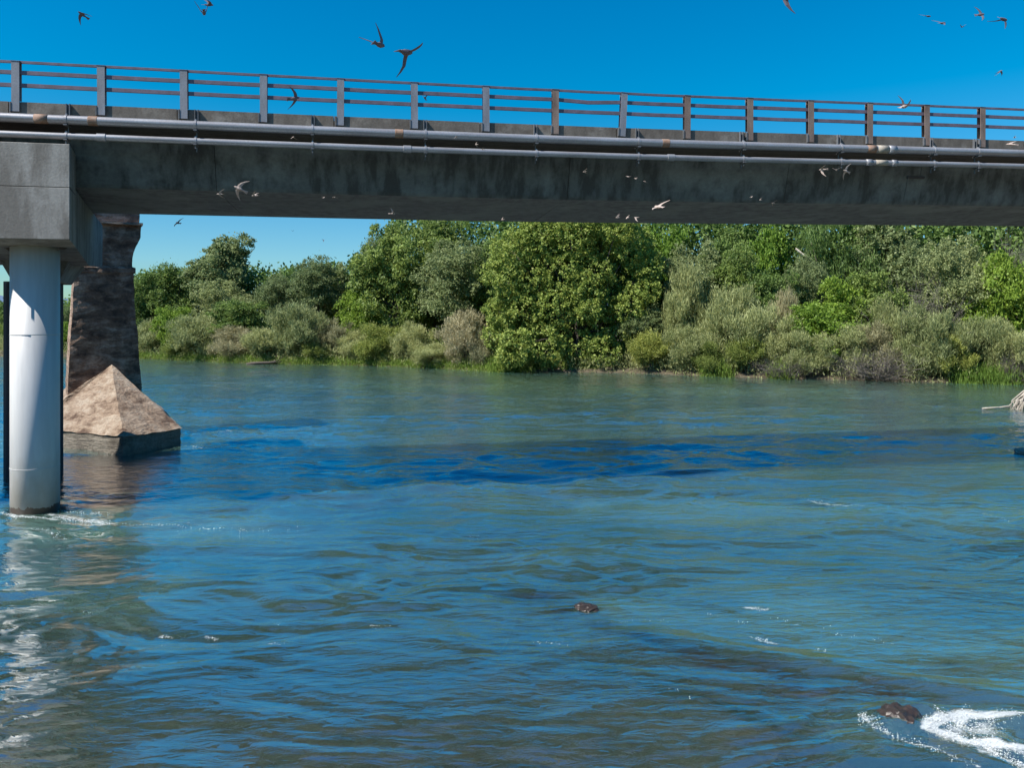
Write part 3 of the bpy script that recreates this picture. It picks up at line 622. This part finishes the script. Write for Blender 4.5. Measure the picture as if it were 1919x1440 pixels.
T_ = [
 (60,110,566,12,'dark','dark tree on the far bank, mostly hidden by the white column'),
 (132,40,572,8,'oak','small far tree seen through the gap between white column and old pier'),
 (130,46,598,3,'bright','bright green bush in the gap between column and old pier'),
 (262,80,500,9,'dark','dark green tree whose crown touches the right side of the old pier'),
 (322,100,492,12,'dark','rounded green tree second to the right of the old pier'),
 (415,140,431,14,'tall','tallest tree on the left, knobbly grey-green crown standing alone against the sky'),
 (420,130,515,9,'oak','grey-green lower tree in front of the tall knobbly one'),
 (330,76,568,4,'bright','small bright green tree low between the old pier and the tall knobbly tree'),
 (458,130,543,6,'dark','dense green tree with lit top at the foot of the tall knobbly tree'),
 (516,90,494,13,'oak','thin grey-green tree filling the dip right of the tall knobbly tree'),
 (592,118,474,13,'oak','domed grey-green tree with dark branches in the middle of the open sky gap'),
 (660,100,482,18,'oak','distant level-topped tree left of the first tree that reaches the bridge'),
 (680,84,525,6,'bright','bright yellow-green tree beside the dark hollow, left of centre'),
 (738,150,398,8,'dark','tall dark green tree with a shaded hollow, leftmost to reach the soffit'),
 (700,60,412,13,'oak','grey tree tip poking out left of the tall dark tree under the soffit'),
 (815,140,396,15,'dark','deep green tree behind the soft pale tree, touching the soffit'),
 (850,165,440,8,'oak','soft pale round tree between the dark hollow tree and the big broad-leaved tree'),
 (915,110,410,13,'dark','dark tree just left behind the big broad-leaved tree'),
 (1250,110,400,14,'bright','yellow-green tree top right behind the big broad-leaved tree'),
 (1300,130,432,9,'oak','grey-green round tree right of the big broad-leaved tree'),
 (1365,110,404,15,'dark','very dark tree with black hollows under the soffit, right of centre'),
 (1385,120,455,9,'dark','sage-lit rounded tree standing before the very dark hollows'),
 (1430,110,402,14,'bright','yellow-tinged tree touching the soffit right of the black hollows'),
 (1450,110,470,8,'dark','dark green tree below the yellow-tinged one'),
 (1560,170,396,15,'hang','dark drooping tree with hanging foliage under the soffit'),
 (1510,90,450,10,'oak','grey-green tree left of the bare slanting branch'),
 (1640,130,495,7,'dark','dark bushy tree below the airy trees with shaded underside'),
 (1575,110,505,7,'bright','low bright green tree with a bare slanting branch above it'),
 (1680,170,398,17,'tall','open airy tree through which sky glints, right of the drooping tree'),
 (1740,130,440,13,'oak','slender grey tree just right of the open airy tree'),
 (1800,160,420,8,'oak','tall soft grey-green tree reaching the soffit near the right edge'),
 (1885,130,448,5,'bright','bright green tree at the right edge with dark shade beneath'),
 (1915,120,436,12,'oak','grey tree tip at the far right edge beneath the soffit'),
 (1000,120,402,10,'oak','grey-green tree hidden behind the big broad-leaved tree'),
]
for a in T_: plant(*a)
S_ = [
 (375,130,585,2.5,'willow','sage shrub at the waterline right of the old pier driftwood'),
 (288,84,600,2.5,'willow','pale shrub hard against the right side of the old pier'),
 (440,110,612,1.8,'tan','dull tan feathery shrub left of the low log spit'),
 (500,100,606,2.0,'willow','grey willow shrub above the low log spit'),
 (562,128,560,2.6,'willow','large domed sage willow with a dark hollow at its foot'),
 (345,80,625,1.2,'olive','olive shrub over the bleached driftwood'),
 (630,90,600,3.0,'tan','brownish feathery shrub right of the large domed willow'),
 (600,80,640,1.4,'olive','low olive shrub above the pale shore stones'),
 (668,76,620,2.0,'willow','pale shrub below the bright yellow-green tree'),
 (716,100,606,1.2,'olive','rounded olive-green bush overhanging the water left of centre'),
 (775,90,600,2.4,'willow','grey-green willow right of the rounded olive bush'),
 (812,80,640,1.0,'willow','low sage shrub at the waterline beside the tan shrub'),
 (872,110,582,1.6,'tan','pale tan feathery shrub against the left side of the big broad-leaved tree'),
 (905,60,620,1.2,'tan','small tan shrub tucked under the big broad-leaved tree on its left'),
 (1205,100,560,4.0,'oak','grey-green bush behind the right foot of the big broad-leaved tree'),
 (1282,105,497,5.0,'willow','tall narrow grey willow with dark stems right of the big broad-leaved tree'),
 (1222,100,615,1.0,'olive','olive shrub touching the right foot of the big broad-leaved tree'),
 (1290,110,600,1.4,'willow','sage shrub at the waterline below the tall narrow willow'),
 (1330,80,640,.6,'olive','low green shrub on the waterline right of the sage shrub'),
 (1378,140,522,3.4,'willow','large sage willow with spiky top right of centre'),
 (1400,90,622,1.0,'olive','green shrub with black shade at the water below the large spiky willow'),
 (1455,100,595,2.0,'willow','pale willow right of the large spiky one'),
 (1470,80,545,5.0,'tan','golden-tinged bush above the pale willows'),
 (1545,150,556,4.5,'bright','wide yellow-green bush in the middle of the right thicket'),
 (1520,110,612,1.2,'willow','broad pale willow at the waterline before the wide yellow-green bush'),
 (1590,110,600,2.0,'willow','pale sage willow in the middle of the right thicket'),
 (1640,110,606,2.2,'tan','dull grey-tan shrub above the brown dead twigs'),
 (1690,110,560,3.6,'willow','soft willow below the dead grey brushwood'),
 (1748,130,566,1.2,'willow','bright rounded willow overhanging the water near the right edge'),
 (1790,90,620,.9,'olive','dark green shrub at the water under the bright rounded willow'),
 (1838,110,585,1.6,'willow','lumpy sage willow second from the right edge'),
 (1905,110,600,1.2,'willow','sage willow cut by the right edge of the picture'),
 (240,50,610,2.0,'olive','olive shrub half hidden behind the old pier'),
]
for a in S_: plant(*a, cat='shrub', name='shrub')
plant(1715,110,512,5.0,'dead','leafless grey brushwood standing above the willows near the right edge', cat='dead shrub', name='dead_shrub')
plant(1640,150,655,.6,'brown','low brown dead twigs heaped at the waterline on the right', cat='dead shrub', name='dead_shrub')
plant(1470,110,668,.4,'brown','brown dead twigs at the waterline under the pale willow', cat='dead shrub', name='dead_shrub')
plant(1905,60,650,.3,'brown','dry brown twigs above the rootball at the right edge', cat='dead shrub', name='dead_shrub')
plant(1895,70,426,8.0,'dead','bare twigs against the sky gap at the right edge under the soffit', cat='dead shrub', name='dead_shrub')

# the big broad-leaved tree hanging to the water
def big_tree():
    k = (1080-CX)/F; Y = float(shoreY(k*75))+3.0; x = k*Y; z0 = float(bank_z(x, Y)); pxm = Y/F
    o = empty('broad_leaved_tree', (x, Y, z0), 'huge broad-leaved tree with large glossy leaves, hanging down to the water at the centre', 'tree')
    g = np.random.default_rng(99); Ls = []
    for cx_, cy_, r_ in [(960,470,48),(1010,450,50),(1070,445,52),(1130,450,50),(1185,460,50),(1215,500,38),(940,520,42),(990,520,50),(1050,510,52),(1110,515,52),(1170,520,50),(1215,545,28),(935,585,36),(980,585,48),(1040,580,50),(1100,560,45),(1120,620,44),(1175,580,40),(930,635,32),(965,650,42),(1020,650,46),(1080,650,44),(1130,660,38),(1165,635,30),(950,680,24),(990,685,22),(1060,684,22),(1110,686,20),(1010,420,42),(1090,410,44),(1160,420,42),(1100,585,34),(1085,540,36)]:
        dep = g.uniform(-2.4, 1.0)-(1.2 if cy_ > 600 else 0); Yc = Y+dep
        Ls.append((np.array([(cx_-CX)/F*Yc-x, dep, H-(cy_-HOR)/F*Yc-z0]), r_*pxm*.78))
    Ls += [(np.array([c[0]*.8, c[1]+3.2, c[2]]), r*1.1) for c, r in Ls[:20]]
    Ps, Ds, Ts = [], [], []
    for c, r in Ls:
        n = int(640*r*r)+60; d = g.normal(size=(n, 3)); d /= np.linalg.norm(d, axis=1, keepdims=True)
        nc = max(8, n//16); cd = g.normal(size=(nc, 3)); cd /= np.linalg.norm(cd, axis=1, keepdims=True); ids = g.integers(0, nc, n)
        p = c+cd[ids]*r*g.uniform(.75, 1.12, nc)[ids][:, None]+g.normal(size=(n, 3))*.16
        Ps.append(p); Ds.append(d+.5*cd[ids]+np.array([0, 0, -.25])); Ts.append(np.clip(g.beta(1.6, 1.8, n)*.8+.2*g.random(n), 0, 1))
    P = np.concatenate(Ps); k_ = P[:, 2] > -z0+.05; v, q, tn = leaf_quads(P[k_], np.concatenate(Ds)[k_], .30, .19, np.concatenate(Ts)[k_], .2)
    c = link(bpy.data.objects.new('crown', np_mesh('crown_broad', v, q, L['fig'], False, tn))); c.parent = o
    c = link(bpy.data.objects.new('trunk', trunk_mesh('trunk_broad', Ls, 6, .3, M['bark'], 4, 3, 14))); c.parent = o
big_tree()

# far wood behind everything, undergrowth on the bank, grass fringe
def mass(name, label, cat, n, px0, px1, back, zfun, ln, wd, mat, up=.2, seed=1, clump=6):
    g = np.random.default_rng(seed); m_ = n//clump
    px = g.uniform(px0, px1, m_); bk_ = g.uniform(*back, m_); k = (px-CX)/F; Y = np.full(m_, 80.)
    for _ in range(40): Y = shoreY(k*Y)+bk_
    X = k*Y; z = bank_z(X, Y)+zfun(g, X, Y, px)
    P = np.stack([X, Y, z], 1)[np.repeat(np.arange(m_), clump)]; nn = len(P); P += g.normal(size=(nn, 3))*ln*.9
    P[:, 2] = np.maximum(P[:, 2], .02); D = g.normal(size=(nn, 3))*(1-up*.7)+np.array([0, 0, up*2])
    v, q, tn = leaf_quads(P, D, ln, wd, np.clip(.5+.25*np.repeat(g.normal(size=m_), clump)+.15*g.normal(size=nn), 0, 1))
    return tag(place(name, np_mesh(name, v, q, L[mat], False, tn)), label, cat, None, 'stuff')
def wood_top(px): return np.interp(px, [-900,0,120,250,400,520,640,700,760,1500,1700,1850,2300], [570,570,572,520,508,510,496,465,396,396,404,415,390])
mass('far_wood', 'dark wood closing the view behind the bank trees', 'wood', 210000, -700, 2500, (16, 26), lambda g, X, Y, px: g.uniform(0, 1, len(X))**.8*(H-(wood_top(px)-HOR)*Y/F-1.5+1.2*pnoise(X*.35, Y*.1)), .58, .36, 'dark', 0, 11)
mass('undergrowth', 'tangled undergrowth covering the bank between the shrubs', 'undergrowth', 130000, -500, 2300, (-.15, 9), lambda g, X, Y, px: g.uniform(0, 1, len(X))*(1.1+.9*pnoise(X*.4, Y*.4)+.5), .34, .07, 'willow', .6, 12)
mass('thicket', 'shaded leafy thicket under the bank trees', 'thicket', 90000, -500, 2300, (6, 16), lambda g, X, Y, px: g.uniform(0, 1, len(X))*(3.2+1.5*pnoise(X*.3, Y*.3)), .34, .17, 'dark', .1, 13)
def grz(g, X, Y, px): return g.uniform(0, .45, len(X))
def patch(seed, ranges, n):
    for i, (a, b) in enumerate(ranges): pass
mass('grass', 'bright green grass fringe along the far waterline', 'grass', 45000, 230, 1000, (.0, 1.3), lambda g, X, Y, px: g.uniform(0, .35, len(X))*np.clip(.3+1.8*pnoise(X*.6, Y*0), .0, 1.4), .30, .05, 'grass', .9, 14)
for s_, (a, b) in enumerate(((1322, 1365), (1455, 1475), (1790, 1912), (925, 960))):
    mass('grass', ['grass tuft at the waterline below the low green shrub', 'small grass tuft by the dead twigs', 'long bright reeds at the waterline near the right edge', 'grass at the left foot of the big broad-leaved tree'][s_], 'grass', 4500+3500*(s_ == 2), a, b, (-.3, 1.0), lambda g, X, Y, px: g.uniform(0, .8, len(X)), .5, .05, 'grass', .9, 20+s_)

# ------------------------------------------------------------------ driftwood, stones, rocks
def log(px, py, pts, rad, label, name='driftwood', mat='drift', cat='driftwood'):
    o_ = ground(px, py); mb = MB()
    for P, r_ in zip(pts, rad): mb.tube([Vector(p) for p in P], [r_*(1-.6*i/(len(P)-1)) for i in range(len(P))], 7)
    o = place(name, mb.mesh(name, M[mat], True)); o.location = o_; return tag(o, label, cat)
log(292, 671, [[(-1.6,0,.0),(-.6,.1,.25),(0,0,.5),(.4,0,1.2)], [(0,0,.3),(.9,.1,.2),(1.3,0,.7),(1.7,0,1.4)], [(.9,0,.15),(1.5,-.1,.1),(2.0,0,.05)], [(-1.5,.2,.15),(0,.2,.1),(1.2,.2,.1)]], [.16,.14,.12,.2], 'bleached forked driftwood lying at the waterline right of the old pier')
log(497, 683, [[(-2.2,0,.02),(-1,0,.15),(.5,0,.2),(2,.1,.3)], [(.4,0,.2),(1.2,.1,.4),(1.4,0,1.1)], [(-1.8,.3,.05),(0,.3,.18),(1.6,.3,.22)], [(1,0,.2),(2.2,.2,.9)]], [.16,.1,.22,.07], 'low brown log spit lying in the water left of centre', mat='bark')
o = log(1574, 505, [[(-1.6,0,1.5),(0,0,.2),(1.3,0,-.9),(2.6,.1,-1.8)]], [.1], 'x'); 
o.name = 'bare_branch'; o.location = atdist(1520, 492, 82.5); tag(o, 'bare pale slanting branch among dark trees right of centre', 'branch')
def boulder(px, py, sx_, sy_, sz_, label, mat='rock', seed=1, name='rock', z=0., cat='rock', group=None):
    import bmesh
    from mathutils import noise as mn
    bm = bmesh.new(); bmesh.ops.create_icosphere(bm, subdivisions=4, radius=1)
    for v in bm.verts:
        n_ = 1+.35*mn.noise(v.co*1.3+Vector((seed*3.3, 0, 0)))+.16*mn.noise(v.co*3.5+Vector((0, seed*2.1, 0)))+.11*mn.noise(v.co*8); v.co = Vector((v.co.x*sx_, v.co.y*sy_, v.co.z*sz_))*n_
    me = bpy.data.meshes.new(name); bm.to_mesh(me); bm.free(); me.materials.append(M[mat]); o = place(name, me); o.location = ground(px, py)+Vector((0, 0, z)); return tag(o, label, cat, group)
for i, (px, w_, lb) in enumerate(((530, .45, 'grey stone at the waterline right of the log spit'), (546, .75, 'largest pale stone at the waterline below the brownish shrub'), (603, .5, 'small pale stone on the shore left of the rounded olive bush'), (240+330, .35, 'small buff stone just right of the largest shore stone'))):
    boulder(px, 680, w_, w_*.7, w_*.6, lb, 'stone', i+3, 'stone', .1, 'stone')
boulder(1692, 1352, .34, .32, .26, 'wet brown rock breaking the surface beside the white splash', seed=2, z=-.06)
boulder(1100, 1138, .27, .2, .10, 'small dark rock just breaking the surface below the centre', seed=5, z=-.04)
boulder(1918, 850, .34, .3, .22, 'brown rock cut by the right edge in the middle of the river', 'stone', seed=8, z=0)
for i, (px, py, a, b_, c_, z_, lb) in enumerate(((1600,1328,.55,.26,.28,-.36,'sunken brown rock touching the left side of the breaking rock'), (1500,1300,.70,.26,.28,-.40,'long sunken brown rock, second up the ledge from the breaking rock'), (1385,1262,.75,.24,.26,-.40,'dark sunken rock halfway along the ledge'), (1255,1222,.85,.24,.26,-.44,'sunken rock on the ledge left of the small floating foam'), (1110,1180,.8,.24,.24,-.44,'sunken rock at the upper end of the ledge below the small dark rock'), (1530,1405,.65,.3,.25,-.40,'brown sunken rock near the bottom edge below the ledge'), (860,1385,1.3,.25,.2,-.62,'sunken olive rock near the bottom edge left of centre'))):
    o = boulder(px, py, a, b_, c_, lb, 'ledge', seed=12+i, z=z_, name='submerged_rock'); o.rotation_euler.z = -.55 if px > 1000 else .1
# rootball at the right edge
g = random.Random(3); mb = MB()
for i in range(230):
    a = g.uniform(0, 6.28); ra = g.uniform(.7, 1.15); tp_ = Vector((g.gauss(.1, .2), g.gauss(0, .2), g.uniform(1.2, 1.75)))
    e = Vector((math.cos(a)*ra*1.35, math.sin(a)*ra*1.1, g.uniform(-.2, .25))); m1_ = tp_.lerp(e, .35)+Vector((g.gauss(0, .08)+math.cos(a)*.12, g.gauss(0, .08), .16)); m2_ = tp_.lerp(e, .7)+Vector((g.gauss(0, .1)+math.cos(a)*.16, g.gauss(0, .1), .12))
    mb.tube([tp_, m1_, m2_, e], [.05, .045, .035, .015], 4)
o = place('rootball', mb.mesh('rootball', M['drift'])); o.location = ground(1945, 770); tag(o, 'pale bleached rootball standing in the water at the right edge', 'driftwood')
log(1868, 767, [[(-.9,0,.03),(0,0,.1),(1.2,0,.12)], [(.2,0,.1),(.8,0,.2),(1.1,0,.5)]], [.06,.05], 'thin pale stick floating left of the rootball')

# ------------------------------------------------------------------ foam and white water: flakes and beads riding on the waves
def foam(name, label, pts_list, seed, cat='foam', smin=.003, smax=.010):
    g = np.random.default_rng(seed); P = np.concatenate([np.array(p) for p in pts_list]); n = len(P)
    z = wave(P[:, 0], P[:, 1])+P[:, 2]; C = np.stack([P[:, 0], P[:, 1], z], 1)
    s = g.uniform(smin, smax, n)*g.uniform(.5, 1.3, n); tet = np.array([[1,0,-.2],[-.5,.8,-.2],[-.5,-.8,-.2],[0,0,.8]])
    an = g.uniform(0, 6.28, n); c_, s_ = np.cos(an), np.sin(an)
    V = tet[None, :, :]*s[:, None, None]*np.array([1.6, 1, .8]); X = V[..., 0]*c_[:, None]-V[..., 1]*s_[:, None]; Yv = V[..., 0]*s_[:, None]+V[..., 1]*c_[:, None]
    V = np.stack([X, Yv, V[..., 2]], 2)+C[:, None, :]
    q = (np.arange(n)[:, None, None]*4+np.array([[0,1,3],[1,2,3],[2,0,3],[0,2,1]])[None]).reshape(-1, 3)
    return tag(place(name, np_mesh(name, V.reshape(-1, 3), q, M['foam'])), label, cat, None, 'stuff')
def streak(px0, py0, px1, py1, n, wd, seed, curve=0, lift=.0):
    g = np.random.default_rng(seed); a = ground(px0, py0); b = ground(px1, py1); t = g.beta(1.1, 1.6, n); cl = np.interp(t, np.linspace(0, 1, 24), g.uniform(.1, 1, 24)) ; k = g.random(n) < cl
    t = t[k]; m_ = len(t); d = b-a; nx, ny = -d.y/d.length, d.x/d.length; off = g.normal(size=m_)*wd*(.4+t)+curve*4*t*(1-t)+.5*wd*np.sin(t*21)
    return np.stack([a.x+d.x*t+nx*off, a.y+d.y*t+ny*off, lift*np.abs(g.normal(size=m_))+.004], 1)
foam('white_water', 'white splash streaming right from the breaking rock', [
  streak(1735,1372,1840,1335,1100,.07,1,.05,.03), streak(1740,1375,1960,1350,1500,.10,2,.10,.02), streak(1735,1380,1880,1398,1400,.06,3,-.02,.025), streak(1760,1388,1960,1425,1000,.05,4,0,.02),
  streak(1830,1400,1990,1470,900,.05,5,0,.015), streak(1612,1345,1640,1372,260,.06,6,0,.02), streak(1635,1372,1830,1440,260,.05,7,0,.01)], 5)
fl_ = []
for i, (a, b, c_, d_, n_) in enumerate(((1405,1143,1435,1146,80),(1325,1150,1420,1175,60),(1415,1195,1450,1204,170),(1440,1160,1560,1175,45),(1560,1188,1700,1205,60),(1530,1216,1548,1224,60),(1000,1205,1080,1208,70),(880,1003,905,1000,30),(300,1186,325,1190,50),(385,1192,410,1197,60),(500,1206,530,1212,60),(155,1142,180,1144,40),(690,1176,730,1178,40),(510,1170,530,1172,30),(1510,938,1620,947,110),(1840,970,1900,980,70),(1290,942,1330,944,40),(1120,1165,1300,1160,70),(1250,1290,1300,1310,20))):
    fl_.append(streak(a, b, c_, d_, max(12, n_//2), .05, 40+i))
foam('foam_flecks', 'scattered small white flecks of foam on the ripples', fl_, 6, 'foam', .003, .008)
foam('column_foam', 'thin foam around the foot of the white column', [streak(100,968,240,985,450,.10,61), streak(110,955,210,966,220,.06,62), streak(0,962,40,970,80,.06,63), streak(60,990,130,1010,160,.10,64), streak(210,985,560,993,160,.05,65), streak(15,968,110,970,120,.04,66)], 7, 'foam', .006, .016)
foam('pier_foam', 'thin white ripple behind the old pier foot', [streak(398,808,430,809,90,.08,71), streak(340,838,420,842,60,.08,72)], 8, 'foam', .012, .025)

# ------------------------------------------------------------------ swallows
def bird_mesh(name, mat, left, right, fold=0.):
    """one continuous body, wing angles in degrees above level; nose along +Y"""
    mb = MB(); n = 8
    secs = [(.078, .002, .0), (.066, .009, .002), (.054, .016, .004), (.036, .018, .003), (.01, .023, 0), (-.02, .022, 0), (-.045, .014, .002), (-.06, .012, .004)]
    rings = [[(r_*math.cos(2*math.pi*k/n), y, z+r_*.9*math.sin(2*math.pi*k/n)) for k in range(n)] for y, r_, z in secs]
    rings += [[(wx*math.cos(2*math.pi*k/n), y+(.008*abs(math.cos(2*math.pi*k/n)) if y < -.09 else 0)*-1, .004+.0025*math.sin(2*math.pi*k/n)) for k in range(n)] for y, wx in ((-.08, .016), (-.112, .026))]
    mb.loft(rings)
    for sgn, ang in ((-1, left), (1, right)):
        rr = []
        for sp, ch, sw, lift in ((.008, .055, .0, 0), (.045, .050, .006, .25), (.085, .042, -.006, .5), (.125, .026, -.035, .9), (.158, .006, -.072, 1.2)):
            a_ = math.radians(ang*(.55+.45*min(1, sp/.08))); x = sp*math.cos(a_); z = sp*math.sin(a_)
            sp2 = sw-fold*sp
            th_ = .005*(1-sp/.2)+.0012; nx, nz = -math.sin(a_)*th_, math.cos(a_)*th_
            rr.append([(sgn*(x), .012+ch*.5+sp2, z), (sgn*(x+nx), .012+sp2+ch*.15, z+nz), (sgn*x, .012-ch*.5+sp2, z), (sgn*(x-nx), .012+sp2+ch*.1, z-nz)])
        mb.loft(rr)
    me = mb.mesh(name, mat, False); return me
poses = [(35, 35, 0), (-35, -30, .1), (60, 50, .1), (10, 15, .1), (-60, 5, 0), (20, -10, .5)]
BD = [bird_mesh('swallow_dark', M['bird_dark'], *p) for p in poses]; BP = [bird_mesh('swallow_pale', M['bird_pale'], *p) for p in poses]
def rotm(yaw, pitch, roll): return Matrix.Rotation(math.radians(yaw), 4, 'Z') @ Matrix.Rotation(math.radians(pitch), 4, 'X') @ Matrix.Rotation(math.radians(roll), 4, 'Y')
birds = [  # px, py, span px, dark?, pose, yaw, pitch, roll, label
 (155,27,36,1,1,150,20,30,'swallow with drooped wings high in the sky at the top left'),
 (383,24,46,1,2,20,0,-15,'swallow with raised wings in the sky, second from the left at the top'),
 (392,9,34,1,0,-60,10,20,'swallow just above the raised-wing one at the top left'),
 (713,84,72,1,2,-18,10,-36,'swallow with one wing pointing straight up beside the largest bird'),
 (762,98,92,1,4,-22,14,-8,'largest dark swallow gliding just above the railing left of centre'),
 (1476,-8,64,1,1,95,0,60,'swallow cut by the top edge with one wing hanging down'),
 (1767,43,30,1,5,-70,10,20,'small forked dark swallow in the upper right sky'),
 (1838,27,34,1,3,-80,10,70,'banked swallow left of the big one in the upper right corner'),
 (1881,36,46,1,1,-60,0,40,'larger dark swallow in the upper right corner'),
 (1740,30,24,1,5,-75,0,10,'tiny swallow left of the forked one in the upper right sky'),
 (1804,50,14,1,0,10,0,0,'speck of a swallow between the two banked ones at the upper right'),
 (1874,134,22,1,1,200,10,10,'small swallow with bent wings above the railing at the far right'),
 (553,184,46,1,3,-40,20,-55,'swallow seen through the railing between the fourth and fifth posts'),
 (797,184,24,1,2,170,10,0,'small dark swallow just right of the sixth railing post'),
 (1695,200,46,0,2,-60,15,25,'grey swallow crossing the top rail at the right'),
 (449,354,42,0,3,110,25,70,'largest pale swallow in front of the dark girder at the left'),
 (412,364,22,0,5,100,0,30,'pale swallow just left of the largest pale one'),
 (478,367,24,0,0,90,0,0,'pale swallow just right of the largest pale one'),
 (606,371,11,0,0,60,0,0,'left one of two tiny pale swallows low on the girder'),
 (626,370,11,0,5,80,0,0,'right one of two tiny pale swallows low on the girder'),
 (736,401,22,0,2,-60,0,30,'pale swallow near the lower edge of the girder left of centre'),
 (1096,322,14,0,5,70,0,20,'small pale swallow high on the girder at the centre'),
 (1176,331,14,0,3,50,20,0,'left one of three tiny pale swallows right of centre on the girder'),
 (1191,335,9,0,0,50,20,0,'middle one of three tiny pale swallows right of centre on the girder'),
 (1208,340,10,0,5,50,20,0,'right one of three tiny pale swallows right of centre on the girder'),
 (1234,388,44,0,3,30,10,-25,'long-winged pale swallow low on the girder right of centre'),
 (1158,408,16,0,2,80,0,0,'first of three pale swallows in a row at the soffit edge'),
 (1176,408,12,0,3,40,0,-40,'middle of three pale swallows in a row at the soffit edge'),
 (1193,408,18,0,4,80,0,0,'last of three pale swallows in a row at the soffit edge'),
 (1408,370,9,0,0,50,0,0,'upper left one of a slanting line of three tiny swallows'),
 (1426,375,9,0,2,90,0,0,'middle one of a slanting line of three tiny swallows'),
 (1449,381,14,0,5,120,0,30,'lower right one of a slanting line of three tiny swallows'),
 (1542,318,26,0,1,60,0,60,'pale swallow with blurred wing under the small pipe, left of its trio'),
 (1568,319,18,0,0,150,0,0,'middle pale swallow of the trio under the small pipe'),
 (1586,321,32,0,3,120,10,70,'right-hand pale swallow of the trio under the small pipe'),
 (334,418,26,1,3,170,0,42,'thin dark soaring bird under the soffit right of the old pier'),
 (549,433,7,1,0,0,0,0,'dark speck of a bird in the sky gap right of the knobbly tree'),
 (607,451,10,1,2,0,40,0,'tiny dark bird low in the sky gap'),
 (550,257,16,0,1,40,0,0,'pale swallow between the two pipes below the fifth post'),
 (855,257,14,0,1,20,0,0,'pale swallow on the large pipe left of centre'),
 (905,280,12,0,5,60,0,0,'pale swallow between the pipes at the centre'),
 (893,271,8,0,3,60,0,70,'tiny swallow just below the large pipe near the centre'),
 (1895,271,32,0,3,60,10,-20,'pale swallow in front of the curb at the far right'),
 (942,412,10,0,2,60,0,30,'brownish swallow at the soffit edge above the big broad-leaved tree'),
 (1902,258,10,0,0,60,0,0,'tiny swallow over the curb top at the far right'),
]
for px, py, span, dk, pose, yaw, pit, roll, lb in birds:
    Y = .31*F/span; Y = min(Y, 21.0) if not (py > 400 and dk) else min(Y, 60)
    s_ = span*Y/F/.31; s_ = max(s_, .5)
    o = place('swallow', (BD if dk else BP)[pose]); o.matrix_basis = Matrix.Translation(atdist(px, py, Y)) @ rotm(yaw, pit, roll) @ Matrix.Scale(s_, 4)
    tag(o, lb, 'bird', 'swallows flying round the bridge')
